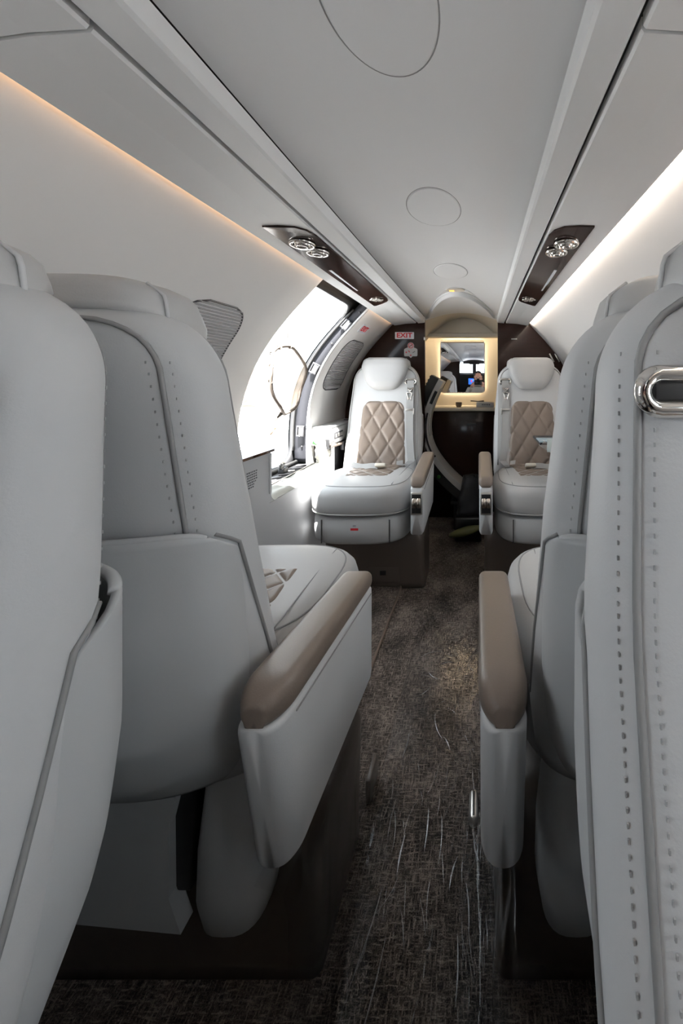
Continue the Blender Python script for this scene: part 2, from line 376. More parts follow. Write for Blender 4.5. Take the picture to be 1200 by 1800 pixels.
# ------------------------------------------------------------------ service panels in the valances
def service_panel(s, lab):
    t = thing('service_panel', lab, 'panel', (0, 0, 0), 0, 'overhead service panels')
    zz = lambda x: 1.4028-0.004*(x-0.297)/0.063 if x < 0.36 else 1.3988-0.011*(x-0.36)/0.076
    out = [(0.392, 0.872), (0.355, 0.882), (0.325, 0.892), (0.306, 0.915), (0.298, 0.95), (0.297, 1.10), (0.297, 1.60), (0.298, 1.68), (0.303, 1.715), (0.315, 1.74), (0.345, 1.775), (0.384, 1.805), (0.392, 1.80), (0.392, 1.5), (0.392, 1.2)]
    m = MB(); m.prism([(s*x, y, zz(x)-0.004) for x, y in out], (0, 0, 0.006)); edge_split(m.build('face', 'lacquer', t))
    def nozzle(x, y, r, disc):
        M = Matrix.Translation((s*x, y, zz(x)-0.004)) @ Matrix.Rotation(PI, 4, 'X')
        q = MB(); q.lathe([(r*1.02, 0.0), (r*1.02, 0.004), (r*0.93, 0.009), (r*0.80, 0.008), (r*0.72, 0.003), (r*0.66, 0.001), (r*0.62, 0.0)], M, 32)
        ring = q.build('bezel', 'chrome', t)
        q = MB(); q.lathe([(r*0.60, 0.0005), (r*0.56, 0.007), (r*0.44, 0.012), (r*0.36, 0.012), (r*0.30, 0.006), (r*0.26, 0.004)], M, 32)
        q.build('nozzle', 'chrome', ring)
        q = MB(); q.lathe([(r*0.30, 0.005), (r*0.2, 0.008), (0.00001, 0.009)], M, 24); q.build('lens', 'white_plastic' if disc else 'charcoal', ring)
        q = MB()
        for k in range(8):
            a = 2*PI*k/8; q.box(M @ Vector((r*0.74*math.cos(a), r*0.74*math.sin(a), 0.006)), (r*0.12, r*0.12, 0.006), 0.001)
        stuff(q.build('studs', 'chrome', ring))
    nozzle(0.352, 0.985, 0.033, False); nozzle(0.340, 1.052, 0.031, True)
    # cluster of small spot lenses
    x, y = 0.345, 1.675
    for k in range(7):
        a = 2*PI*k/6; rr = 0 if k == 6 else 0.021
        M = Matrix.Translation((s*(x+rr*math.cos(a)), y+rr*math.sin(a), zz(x)-0.004)) @ Matrix.Rotation(PI, 4, 'X')
        q = MB(); q.lathe([(0.0105, 0), (0.0105, 0.004), (0.008, 0.006), (0.006, 0.003), (0.0001, 0.0045)], M, 14); q.build('spot_lens', 'chrome', t)
    q = MB(); q.loft([[(s*(lerp(0.372, 0.376, a)+dx), lerp(1.22, 1.50, a), zz(0.374)-0.0052+dz) for dx, dz in ((-0.005, 0), (0.005, 0), (0.005, 0.003), (-0.005, 0.003))] for a in (0, 1)], smooth=False)
    q.build('light_slot', 'sign_white', t)
service_panel(-1, 'glossy dark brown overhead panel with chrome vents, above the open exit')
service_panel(1, 'glossy dark brown overhead panel with chrome vents, on the side away from the open exit')

# ------------------------------------------------------------------ pleated window shades
def pleated(name, y0, y1, z0, z1, skew, r=0.06, n=20, side=-1):
    yc, zc_, a, b = (y0+y1)/2, (z0+z1)/2, (y1-y0)/2, (z1-z0)/2
    def half(z):                                        # half length along y at height z (rounded rectangle)
        q = abs(z-zc_)/b; e = b-abs(z-zc_)
        return a if e > r else a-r+math.sqrt(max(0, r*r-(r-e)**2))
    def cyz(z): return yc+skew*(z-zc_)
    m = MB(); rings = []
    N = n*2
    for k in range(N+1):
        z = lerp(z0, z1, k/N); h = half(z); d = 0.002 if k % 2 else -0.0045
        rings.append([(side*(wx(z)+d-0.008), cyz(z)+h*t, z) for t in np.linspace(-1, 1, 5)])
    m.loft(rings, closed=False, smooth=False); o = struct(m.build(name, 'pleat'))
    rim = []
    for k in range(33): z = lerp(z0, z1, k/32); rim.append((side*(wx(z)-0.007), cyz(z)+half(z), z))
    for k in range(33): z = lerp(z1, z0, k/32); rim.append((side*(wx(z)-0.007), cyz(z)-half(z), z))
    m = MB(); m.tube(rim, 0.0035, 6, closed=True); m.build('window_gasket', 'charcoal', o)
    m = MB(); z = z0+0.014; m.loft([[(side*(wx(z)-0.014), cyz(z)+half(z)*t, z-0.008), (side*(wx(z)-0.018), cyz(z)+half(z)*t, z), (side*(wx(z)-0.012), cyz(z)+half(z)*t, z+0.010)] for t in (-0.9, 0.9)], closed=False); m.build('shade_rail', 'pleat', o)
pleated('window_1', 0.915, 1.165, 0.93, 1.243, 0.0, 0.07, 40)
pleated('window_2', 2.02, 2.30, 0.975, 1.255, 0.05, 0.06, 36)

m = MB(); m.grid(lambda u, v: (wx(lerp(ZW0-0.01, ZW1+0.01, v))+0.05, lerp(YW0-0.01, YW1+0.01, u), lerp(ZW0-0.01, ZW1+0.01, v)), 6, 12); struct(m.build('window_3', 'film'))
m = MB(); m.grid(lambda u, v: (-(wx(lerp(ZW0-0.01, ZW1+0.01, v))+0.05), lerp(YW0-0.01, YW1+0.01, u), lerp(ZW0-0.01, ZW1+0.01, v)), 6, 12); struct(m.build('window_5', 'film'))
m = MB(); m.grid(lambda u, v: (wx(lerp(ZW0-0.01, ZW1+0.01, v))+0.05, lerp(YV0-0.01, YV1+0.01, u), lerp(ZW0-0.01, ZW1+0.01, v)), 6, 12); struct(m.build('window_4', 'film'))
# ------------------------------------------------------------------ emergency exit opening
def rrect(y0, y1, z0, z1, r, n=8):
    pts = []
    for cy, cz_, a0 in ((y1-r, z0+r, -PI/2), (y1-r, z1-r, 0), (y0+r, z1-r, PI/2), (y0+r, z0+r, PI)):
        for k in range(n+1): a = a0+PI/2*k/n; pts.append((cy+r*math.cos(a), cz_+r*math.sin(a)))
    res = []
    for i, p in enumerate(pts):
        q = pts[(i+1) % len(pts)]; k = 14 if i % (n+1) == n else 1
        res += [(lerp(p[0], q[0], j/k), lerp(p[1], q[1], j/k)) for j in range(k)]
    return res
m = MB(); A = rrect(XE0-0.03, XE1+0.06, 0.575, 1.46, 0.03); B = rrect(XE0-0.02, XE1+0.025, 0.605, 1.41, 0.10)
hX = lambda z, d: -(wx(z)+d)
m.loft([[(hX(z, 0.02), y, z) for y, z in A], [(hX(z, 0.105), y, z) for y, z in A], [(hX(z, 0.105), y, z) for y, z in B], [(hX(z, 0.085), y, z) for y, z in B], [(hX(z, 0.080), lerp(y, a_[0], 0.4), lerp(z, a_[1], 0.4)) for (y, z), a_ in zip(B, A)]], True, False, False)
door = struct(m.build('door_1', 'black'))
# far jamb, grey metal, seen from the cabin
m = MB(); zz = np.linspace(0.60, 1.45, 40)
m.loft([[(hX(z, 0.0), XE1+0.008, z) for z in zz], [(hX(z, 0.045), XE1+0.014, z) for z in zz], [(hX(z, 0.075), XE1+0.020, z) for z in zz]], closed=False)
solid(m.build('door_jamb', 'jamb', door), 0.004)
m = MB(); m.tube([(hX(z, 0.078), XE1+0.008, z) for z in np.linspace(0.66, 1.40, 30)], 0.007, 8); m.build('door_seal', 'rubber', door)
for z in (1.318, 1.09, 0.763):                          # latch fittings
    c = Vector((hX(z, 0.035), XE1-0.002, z)); tz = Vector((hX(z+0.02, 0)-hX(z-0.02, 0), 0, 0.04)).normalized(); tx = Vector((0, 1, 0)).cross(tz).normalized()
    R = Matrix((tx, Vector((0, 1, 0)), tz)).transposed()
    m = MB()
    for dx, dz, sx, sz in ((-0.016, 0, 0.008, 0.056), (0.016, 0, 0.008, 0.056), (0, 0.024, 0.034, 0.008), (0, -0.024, 0.034, 0.008)):
        m.box(c+R @ Vector((dx, 0, dz)), (sx, 0.014, sz), 0.002, R)
    lf = m.build('latch_fitting', 'charcoal', door)
    m = MB(); m.box(c+R @ Vector((0, 0.003, 0)), (0.026, 0.008, 0.040), 0.001, R); m.build('latch_plate', 'brushed', lf)
    m = MB()
    for dz in (-0.024, 0.024):
        m.box(c+R @ Vector((0.0, -0.008, dz)), (0.006, 0.004, 0.006), 0.001, R)
    stuff(m.build('screws', 'brushed', lf))
for z in (1.22, 0.68, 1.385):
    m = MB(); m.lathe([(0.005, 0), (0.005, 0.003), (0.0001, 0.004)], frame((hX(z, 0.03), XE1+0.006, z), (1, 0, 0), (0, 0, 1)), 12); m.build('rivet', 'black', door)
# white trim rim along the far edge of the opening
m = MB(); m.tube([(-(wx(z)+0.001), XE1+0.0, z) for z in np.linspace(0.78, 1.45, 40)], 0.0065, 8); m.build('door_rim', 'ledge_dimmed', door)
# sill: black tread plate with ribs, hinge bracket, foam-covered inner slope
m = MB(); m.box((-0.815, (XE0+XE1)/2+0.01, 0.578), (0.14, XE1-XE0+0.06, 0.02), 0.003); sill = m.build('door_sill', 'black', door)
for k in range(9):
    y = XE0+0.06+k*0.06
    m = MB(); m.box((-0.795+0.01*(k % 2), y, 0.591), (0.05, 0.022, 0.008), 0.002, Matrix.Rotation(0.5, 3, 'Z')); m.build('sill_clip', 'charcoal' if k % 3 else 'brushed', sill)
m = MB(); m.tube([(-0.752, XE0, 0.592), (-0.752, XE1+0.02, 0.592)], 0.003, 6); m.build('sill_strip', 'brushed', sill)
m = MB(); m.tube([(-0.845, XE0, 0.600), (-0.845, XE1+0.02, 0.600)], 0.010, 8); m.build('sill_seal', 'rubber', sill)
m = MB(); m.box((-0.80, 1.735, 0.606), (0.03, 0.045, 0.028), 0.006); m.box((-0.80, 1.72, 0.626), (0.012, 0.03, 0.022), 0.004); m.build('hinge_bracket', 'black', sill)
m = MB(); m.tube([(-0.80, 1.715, 0.642), (-0.80, 1.735, 0.646), (-0.80, 1.748, 0.634)], 0.005, 8); m.build('hinge_pin', 'brushed', sill)
def lump(p, a, s_): return a*noise.noise(Vector(p)*s_)
m = MB()
def foam_slope(u, v):
    x = lerp(-0.742, -0.662, u); y = lerp(XE0+0.02, XE1+0.03, v); return (x, y, lerp(0.592, 0.572, u)+0.006*noise.noise(Vector((x*30, y*14, 1)))+0.006*math.sin(u*PI))
m.grid(foam_slope, 16, 60); m.build('foam_pad', 'foam', door)

# ------------------------------------------------------------------ lower side walls and ledges
def ledge_profile_cut():
    # inner face polygon in (y,z): near part up to the cut-out, low part under the exit, aft part
    pts = [(Y0+1.8, 0.0), (Y0+1.8, 0.762), (1.372, 0.762)]
    pts += [(1.372+0.020*math.sin(a), 0.742+0.020*math.cos(a)) for a in np.linspace(0.2, PI/2, 5)]
    r = 0.035
    pts += [(1.392+r-r*math.cos(a), 0.57+r-r*math.sin(a)) for a in np.linspace(0, PI/2, 7)]
    pts += [(1.90-0.0, 0.57)]
    pts += [(1.945, 0.575), (1.972, 0.60), (1.980, 0.64), (1.982, 0.70)]
    pts += [(2.0, 0.70), (2.0, 0.50), (2.34, 0.50), (2.34, 0.68), (2.5, 0.68), (2.5, 0.0)]
    return pts
m = MB(); m.prism([(-0.675, y, z) for y, z in ledge_profile_cut()], (0.012, 0, 0)); o = struct(m.build('wall_lower_left', 'lower_lining'))
m = MB(); m.prism([(0.663, y, z) for y, z in ((Y0+1.8, 0), (Y0+1.8, 0.762), (2.5, 0.762), (2.5, 0))], (0.012, 0, 0)); struct(m.build('wall_lower_right', 'lower_lining'))
m = MB(); m.box((-0.715, 0.40, 0.757), (0.11, 1.97, 0.010)); m.box((-0.715, 1.385, 0.68), (0.11, 0.012, 0.15)); struct(m.build('trim_11', 'lower_lining'))
m = MB(); m.box((0.715, 0.95, 0.757), (0.11, 3.1, 0.010)); struct(m.build('trim_12', 'lower_lining'))
cap = MB(); cap.prism([(-0.645, 0.55, 0.764), (-0.645, 1.385, 0.764), (-0.66, 1.398, 0.764), (-0.768, 1.335, 0.764), (-0.768, 0.55, 0.764)], (0, 0, 0.010))
tag(edge_split(cap.build('ledge_top', 'burl')), 'glossy brown wood ledge top with a dark edge, beside the open exit', 'ledge')
cap = MB(); cap.prism([(0.645, 0.55, 0.764), (0.645, 1.6, 0.764), (0.768, 1.6, 0.764), (0.768, 0.55, 0.764)], (0, 0, 0.010))
tag(edge_split(cap.build('ledge_top', 'burl')), 'brown wood ledge top by the side wall opposite the open exit', 'ledge')
# printed caution text on the near lower panel
stk = thing('printed_notice', 'small block of dark printed lines on the grey panel below the wood ledge', 'notice', (-0.6495, 1.255, 0.69))
for i, (t0, t1) in enumerate(((0.0, 1), (0.0, 1), (0.05, 0.95), (0.05, 0.95), (0.1, 0.9), (0.15, 0.75), (0.15, 0.65))):
    q = MB(); x = t0
    random.seed(40+i)
    while x < t1-0.05:
        wd = random.uniform(0.06, 0.16); q.box((0, (x+wd/2-0.5)*0.062, 0.028-i*0.0085), (0.0006, wd*0.055, 0.0045)); x += wd+0.05
    stuff(q.build('print_line', 'print', stk))
# aft ledge left: white moulded armrest ledge with switch plate
led = thing('side_ledge', 'white moulded side ledge with a dark switch plate, beside the far left seat', 'ledge', (-0.722, 2.22, 0.77))
m = MB(); m.box((0.0, 0.01, -0.045), (0.118, 0.55, 0.09), 0.016, seg=3); m.build('ledge_body', 'ledge_dimmed', led)
m = MB(); m.box((0.0, -0.03, 0.004), (0.104, 0.44, 0.012), 0.005); m.build('lid', 'ledge_dimmed', led)
m = MB(); m.box((0.018, 0.10, 0.012), (0.05, 0.014, 0.006), 0.002); m.build('lid_catch', 'charcoal', led)
m = MB(); m.box((0.0595, -0.16, -0.043), (0.003, 0.12, 0.036), 0.001); sp = m.build('switch_plate', 'charcoal', led)
for k in range(3):
    m = MB(); m.box((0.062, -0.20+k*0.04, -0.043), (0.004, 0.024, 0.020), 0.001); m.build('switch', 'brushed', sp)
m = MB(); m.loft([[(0.060, lerp(-0.26, 0.1, t), -0.082-0.02*t), (0.064, lerp(-0.26, 0.1, t), -0.09-0.02*t), (0.056, lerp(-0.26, 0.1, t), -0.102-0.02*t)] for t in (0, 1)]); m.build('edge_strip', 'taupe', led)
# black box stands in for shade in the cavity behind the missing side panel
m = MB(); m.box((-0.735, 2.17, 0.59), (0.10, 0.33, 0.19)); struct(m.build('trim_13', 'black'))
m = MB(); m.box((-0.662, 2.12, 0.655), (0.02, 0.03, 0.05), 0.004); tag(m.build('bracket', 'charcoal'), 'small dark bracket in the cavity under the far left side ledge', 'bracket')
# foam wrapped duct under the cut ledge
pk = thing('foam_wrapped_duct', 'crumpled white film-wrapped insulation below the end of the far left ledge', 'insulation', (-0.72, 1.965, 0.57))
m = MB(); rings = []
for i in range(16):
    t = i/15; z = 0.0+0.165*t; ring = []
    for k in range(20):
        a = 2*PI*k/20; rx = 0.040*(1-0.25*t); ry = 0.022
        p = Vector((0.02*(1-t)**2+rx*math.copysign(abs(math.cos(a))**0.6, math.cos(a)), ry*math.copysign(abs(math.sin(a))**0.6, math.sin(a)), z))
        p += Vector((1, 1, 0.3))*0.012*noise.noise(p*38+Vector((3, 1, 7))); ring.append(tuple(p))
    rings.append(ring)
m.loft(rings); m.build('wrapped_foam', 'foam', pk)
m = MB(); m.box((-0.025, -0.012, 0.13), (0.03, 0.004, 0.022), 0.001, Matrix.Rotation(0.3, 3, 'Y')); m.build('green_tape', 'green_tag', pk)
m = MB(); m.box((0.035, -0.004, 0.12), (0.026, 0.02, 0.05)); m.build('gap_shade', 'black', pk)  # black block painted in as the shade of a gap

# ------------------------------------------------------------------ aft partitions (dark lacquer)
def partition(s, name):
    zs = np.linspace(0, 1.44, 40)
    pts = [(s*0.243, z) for z in (0, 1.0, 1.458)]+[(s*0.30, 1.462)]+[(s*(wx(z)+0.01), z) for z in zs[::-1]]
    m = MB(); m.prism([(x, 2.46, z) for x, z in pts], (0, 0.035, 0)); return struct(edge_split(m.build(name, 'lacquer')))
partition(-1, 'wall_aft_left'); partition(1, 'wall_aft_right')
ex = thing('exit_sign', 'white sign with red EXIT letters on the dark aft partition', 'sign', (-0.376, 2.455, 1.325), 0, 'exit signs')
m = MB(); m.box((0, 0, 0), (0.126, 0.008, 0.046), 0.003); m.build('sign_plate', 'sign_white', ex)
text_mesh('sign_letters', 'EXIT', 0.043, 'red', ex, facing_front(0, -0.0048, 0) @ Matrix.Diagonal((1.18, 1, 1, 1)), bold=0.0012)
z = 1.318; x = -(wx(z)-0.008); tz = Vector((-(wx(z+0.02)-wx(z-0.02)), 0, 0.04)).normalized()
ex2 = thing('exit_sign', 'small white sign with red EXIT letters on the curved lining above the far shade', 'sign', (x, 2.09, z), 0, 'exit signs')
M = frame((0, 0, 0), (0, 1, 0), tz)
m = MB(); m.box((0, 0, 0.001), (0.125, 0.058, 0.005), 0.0015); q = MB(); q.add([M @ Vector(p) for p in m.v], m.f, False); q.build('sign_plate', 'sign_white', ex2)
text_mesh('sign_letters', 'EXIT', 0.046, 'red', ex2, M @ Matrix.Translation((0, 0, 0.0042)), bold=0.0012)
pl = thing('safety_placard', 'white placard with a red no-smoking symbol on the dark aft partition', 'placard', (-0.335, 2.457, 1.228))
m = MB()
hd = [(0.022*math.cos(a), 0.030+0.022*math.sin(a)) for a in np.linspace(-0.5, PI+0.5, 18)]
bd = hd+[(-0.040, 0.010), (-0.044, 0.004), (-0.044, -0.034), (-0.040, -0.040), (-0.012, -0.040), (0, -0.052), (0.012, -0.040), (0.040, -0.040), (0.044, -0.034), (0.044, 0.004), (0.040, 0.010)]
m.prism([(x, 0, z) for x, z in bd], (0, 0.004, 0)); m.build('placard_plate', 'white_plastic', pl)
m = MB(); m.tube([(0.016*math.cos(2*PI*k/28), -0.001, 0.030+0.016*math.sin(2*PI*k/28)) for k in range(28)], 0.0020, 6, closed=True); m.tube([(-0.011, -0.001, 0.041-0.022), (0.011, -0.001, 0.041)], 0.0018, 6); m.build('prohibition_ring', 'red', pl)
m = MB(); m.box((0, -0.0006, 0.030), (0.020, 0.001, 0.005), 0, Matrix.Rotation(-0.35, 3, 'Y')); m.build('cigarette_print', 'print', pl)
m = MB(); m.box((0.021, -0.0006, -0.012), (0.020, 0.001, 0.004), 0, Matrix.Rotation(-0.6, 3, 'Y')); m.build('belt_print', 'print', pl)
m = MB(); m.box((-0.030, -0.0006, -0.014), (0.009, 0.001, 0.009)); m.box((-0.011, -0.0006, -0.008), (0.014, 0.001, 0.006), 0, Matrix.Rotation(0.8, 3, 'Y')); m.box((0, -0.0006, -0.034), (0.009, 0.001, 0.009)); stuff(m.build('red_marks', 'red', pl))
m = MB(); m.box((-0.2415, 2.452, 1.305), (0.012, 0.012, 0.022), 0.002); tag(m.build('door_catch', 'brushed'), 'small pale metal catch on the aisle edge of the dark partition, beside the EXIT sign', 'catch')
m = MB(); m.box((0.352, 2.457, 1.303), (0.038, 0.003, 0.006), 0.001); tag(m.build('nameplate', 'brushed'), 'tiny metal nameplate on the dark partition behind the far right seat', 'plate')
m = MB()
for dx in (0.0, 0.035): m.tube([(0.585+dx, 2.45, 1.205), (0.615+dx, 2.45, 1.15)], 0.005, 6)
tag(m.build('coat_hook', 'brushed'), 'pair of slim metal hooks on the dark partition above the far right seat', 'hook')

# ------------------------------------------------------------------ lavatory beyond the partitions
m = MB(); m.box((0, 3.04, 0.7), (1.3, 0.04, 1.6)); struct(m.build('wall_back', 'cream'))
for s, nm in ((-1, 'left'), (1, 'right')):
    m = MB(); m.box((s*0.42, 2.77, 0.75), (0.03, 0.52, 1.5)); struct(m.build('wall_lavatory_%s' % nm, 'cream'))
m = MB()
def lav_dome(u, v):
    x = lerp(-0.42, 0.42, u); y = lerp(2.50, 2.80, v); a = 1.493-0.88*x*x; b = 1.50-2.2*x*x
    return (x, y, max(lerp(a, b, v), 1.30))
m.grid(lav_dome, 40, 16); struct(m.build('ceiling_lavatory', 'cream'))
m = MB(); m.box((0, 2.815, 1.45), (0.84, 0.02, 0.19)); struct(m.build('wall_lunette', 'cream'))
m = MB(); m.loft([[(x, y, z) for y, z in ((2.75, 1.352), (2.745, 1.376), (2.80, 1.385), (2.84, 1.385), (2.84, 1.352))] for x in (-0.41, 0.41)], smooth=False); struct(m.build('trim_14', 'cream'))
m = MB(); m.box((0, 2.93, 1.395), (0.84, 0.20, 0.02)); struct(m.build('trim_15', 'cream'))
for s in (-1, 1):
    m = MB(); m.loft([[(s*x, y, z) for x, z in ((0.29, 1.365), (0.41, 1.30), (0.41, 1.33), (0.30, 1.385))] for y in (2.50, 2.80)], smooth=False); struct(m.build('trim_%d' % (16 if s < 0 else 17), 'cream'))
m = MB(); m.box((0, 2.845, 1.380), (0.70, 0.008, 0.009)); vl = m.build('vanity_light', 'led_vanity'); tag(vl, 'warm light strip under the header above the lit mirror', 'light')
mir = thing('vanity_mirror', 'backlit rectangular mirror with rounded corners at the aft end', 'mirror', (-0.014, 2.985, 1.140))
R_ = rrect(-0.178, 0.178, -0.213, 0.213, 0.028)
m = MB(); m.prism([(x, -0.003, z) for x, z in R_], (0, 0.002, 0)); m.build('mirror_glass', 'mirror', mir)
m = MB(); m.tube([(x, 0.0, z) for x, z in R_], 0.0045, 8, closed=True); m.build('mirror_rim', 'chrome', mir)
m = MB(); m.box((0, 0.018, 0), (0.30, 0.03, 0.37)); m.build('mirror_back', 'charcoal', mir)
m = MB()
for c, d in (((0, 0.022, 0.196), (0.31, 0.012, 0.008)), ((0, 0.022, -0.196), (0.31, 0.012, 0.008)), ((0.161, 0.022, 0), (0.008, 0.012, 0.37)), ((-0.161, 0.022, 0), (0.008, 0.012, 0.37))): m.box(c, d)
m.build('backlight', 'led_vanity', mir)
van = thing('vanity_cabinet', 'black vanity cabinet with a cream shelf under the lit mirror', 'cabinet', (0, 2.875, 0))
m = MB(); m.box((0, 0, 0.812), (0.80, 0.29, 0.026), 0.006); m.build('shelf', 'cream', van)
m = MB(); m.box((0, 0.02, 0.40), (0.80, 0.25, 0.797), 0.004); m.build('cabinet_body', 'lacquer', van)
m = MB(); m.box((0.06, -0.108, 0.70), (0.07, 0.006, 0.012), 0.002); m.build('pull', 'charcoal', van)
bx = thing('dark_cup', 'small dark brown square cup on the vanity shelf', 'cup', (-0.036, 2.81, 0.825))
m = MB(); m.lathe([(0.012, 0), (0.018, 0.0), (0.019, 0.006), (0.023, 0.012), (0.024, 0.034), (0.022, 0.037), (0.018, 0.036), (0.016, 0.02), (0.0001, 0.02)], Matrix.Identity(4), 18); m.build('cup_body', 'plinth', bx)
tb = thing('tissue_box', 'pale grey box with dark print lying on the vanity shelf beside the far right seat', 'box', (0.165, 2.785, 0.825), -0.1)
m = MB(); m.box((0.0, 0, 0.020), (0.13, 0.07, 0.040), 0.006); m.build('box_body', 'white_plastic', tb)
m = MB()
for k in range(5): m.box((-0.018+k*0.013, -0.0355, 0.022), (0.008, 0.0008, 0.010))
stuff(m.build('box_print', 'print', tb))
m = MB(); m.tube([(0.055, 2.82, 0.871), (0.11, 2.81, 0.868), (0.155, 2.80, 0.871)], [0.004, 0.003, 0.006], 8); tag(m.build('pen', 'charcoal'), 'dark slim pen lying on the pale box on the vanity shelf', 'pen')

# removed exit hatch: curved panel standing on edge behind the left partition
hat = thing('exit_hatch', 'curved white removable exit hatch with a black rubber edge, standing by the vanity', 'hatch', (-0.165, 2.515, 0.0))
def hatch_curve(t):   # (x,z), t 0 top .. 1 bottom : belly to the left
    z = lerp(1.03, 0.24, t); x = 0.02-0.135*math.sin(min(1, t*1.02)*PI*0.50+0.0)*math.sin((1-t)**0.85*PI*0.5+0.0)*2.0+0.205*t**2.2
    return x, z
def hatch_pt(t, off):
    x0, z0 = hatch_curve(max(0, t-0.01)); x1, z1 = hatch_curve(min(1, t+0.01)); d = Vector((x1-x0, 0, z1-z0)).normalized(); nrm = Vector((-d.z, 0, d.x))
    x, z = hatch_curve(t); return Vector((x, 0, z))+nrm*off
T_ = np.linspace(0, 1, 36)
def slab(o0, o1, y0, y1, ts=T_):
    m = MB(); m.loft([[tuple(hatch_pt(t, o0)+Vector((0, y0, 0))), tuple(hatch_pt(t, o1)+Vector((0, y0, 0))), tuple(hatch_pt(t, o1)+Vector((0, y1, 0))), tuple(hatch_pt(t, o0)+Vector((0, y1, 0)))] for t in ts], smooth=True); return m
edge_split(slab(-0.075, -0.012, 0.03, 0.18).build('outer_skin', 'rubber', hat))
edge_split(slab(-0.012, 0.024, 0.0, 0.20).build('inner_trim', 'white_plastic', hat))
edge_split(slab(0.024, 0.030, 0.06, 0.18, np.linspace(0.06, 0.5, 14)).build('hatch_window', 'pleat', hat))
edge_split(slab(0.004, 0.016, -0.003, 0.01, np.linspace(0.28, 0.66, 12)).build('groove', 'black', hat))
edge_split(slab(0.002, 0.022, -0.003, 0.01, np.linspace(0.09, 0.20, 6)).build('handle_recess', 'black', hat))
m = MB(); p = hatch_pt(0.66, 0.01); m.box(p+Vector((0, -0.008, 0)), (0.035, 0.012, 0.012), 0.003); m.build('latch', 'charcoal', hat)
for t in (0.45, 0.80):
    p = hatch_pt(t, -0.05); m = MB(); m.lathe([(0.012, 0), (0.012, 0.006), (0.0001, 0.007)], frame(p+Vector((0, 0.031, 0)), (1, 0, 0), (0, 0, 1)), 14); m.build('green_cap', 'green_tag', hat)
for k in range(5):
    p = hatch_pt(0.012+k*0.03, -0.07); m = MB(); m.box(p+Vector((0, 0.05, 0)), (0.022, 0.03, 0.014), 0.004); m.build('edge_stop', 'rubber', hat)
m = MB(); m.box((0.20, 0.10, 0.190), (0.22, 0.19, 0.02), 0.004); m.box((0.20, 0.10, 0.09), (0.18, 0.17, 0.18), 0.01); tag(m.build('step_stool', 'black', None, (-0.165, 2.515, 0)), 'low black step box that carries the removed exit hatch', 'stool')
bg_ = thing('black_bag', 'black soft bag standing open beside the foot of the removed hatch', 'bag', (0.05, 2.42, 0.16), 0.2)
m = MB(); rings = []
for i in range(12):
    t = i/11; ring = []
    for k in range(20):
        a = 2*PI*k/20; p = Vector((0.078*(1-0.35*t)*math.copysign(abs(math.cos(a))**0.5, math.cos(a)), 0.05*math.copysign(abs(math.sin(a))**0.5, math.sin(a)), 0.24*t)); p += Vector((1, 1, 0))*0.012*noise.noise(p*16); p.x += 0.02*t
        ring.append(tuple(p))
    rings.append(ring)
m.loft(rings, cap1=False); m.build('bag_body', 'charcoal', bg_)
m = MB(); m.tube([(-0.03, -0.03, 0.235), (-0.02, -0.02, 0.252), (0.03, 0.0, 0.25), (0.045, 0.02, 0.232)], 0.006, 8); m.build('bag_handle', 'black', bg_)
m = MB(); m.loft([[(0.05+0.08*t, -0.045+0.01*math.sin(6*t), 0.235-0.19*t-0.04*t*t), (0.085+0.07*t, -0.035, 0.225-0.19*t), (0.085+0.07*t, -0.03, 0.222-0.19*t), (0.05+0.08*t, -0.04, 0.232-0.19*t-0.04*t*t)] for t in np.linspace(0, 1, 10)]); m.build('bag_strap', 'charcoal', bg_)
gb = MB(); rings = []
for i in range(9):
    t = i/8; x = lerp(-0.10, 0.10, t); r = 0.032*math.sin(PI*(0.12+0.76*t))
    rings.append([(x, 1.3*r*math.cos(a)+0.004*noise.noise(Vector((x*30, a, 0))), 0.075+0.05*t+0.8*r*math.sin(a)) for a in [2*PI*k/12 for k in range(12)]])
gb.loft(rings)
tag(gb.build('fabric_roll', 'green_bag', None, (0.035, 2.275, 0.0)), 'small dull green fabric roll lying below the black bag in the aisle', 'roll')
m = MB(); m.box((0.05, 2.415, 0.078), (0.17, 0.15, 0.156), 0.012); tag(m.build('dark_case', 'black'), 'dark case on the aisle floor under the black bag', 'case')

# ------------------------------------------------------------------ seats
def bw(z):                                   # backrest half width
    r = 0.105; zt = 1.128; b = interp(z, [0.40, 0.5, 0.65, 0.85, 1.0, 1.13], [0.205, 0.218, 0.217, 0.209, 0.194, 0.185])
    if z > zt-r: b = b-r+math.sqrt(max(0, r*r-(z-(zt-r))**2))
    return b
def bf(z): return interp(z, [0.40, 0.5, 0.61, 0.88, 1.05, 1.13], [0.045, 0.075, 0.115, 0.175, 0.20, 0.215])
def br(z): return interp(z, [0.40, 0.5, 0.61, 0.80, 1.05, 1.13], [0.20, 0.225, 0.260, 0.305, 0.330, 0.332])
NB = 3.6
def bring(z, shrink=0.0, n=48):
    wv = bw(z)-shrink; f, r = bf(z)+shrink, br(z)-shrink
    zt = 1.128; rt = 0.045; e = zt-z
    if e < rt: q = rt-math.sqrt(max(0, rt*rt-(rt-e)**2)); f += q*0.9; r -= q*0.9
    yc, b = (f+r)/2, (r-f)/2
    ring = []
    for k in range(n):
        a = 2*PI*k/n; c, s = math.cos(a), math.sin(a)
        x = wv*math.copysign(abs(c)**(2/NB), c); y = b*math.copysign(abs(s)**(2/NB), s)
        if y > 0: x *= 1-0.13*(y/b)**2
        ring.append((x, yc+y, z))
    return ring
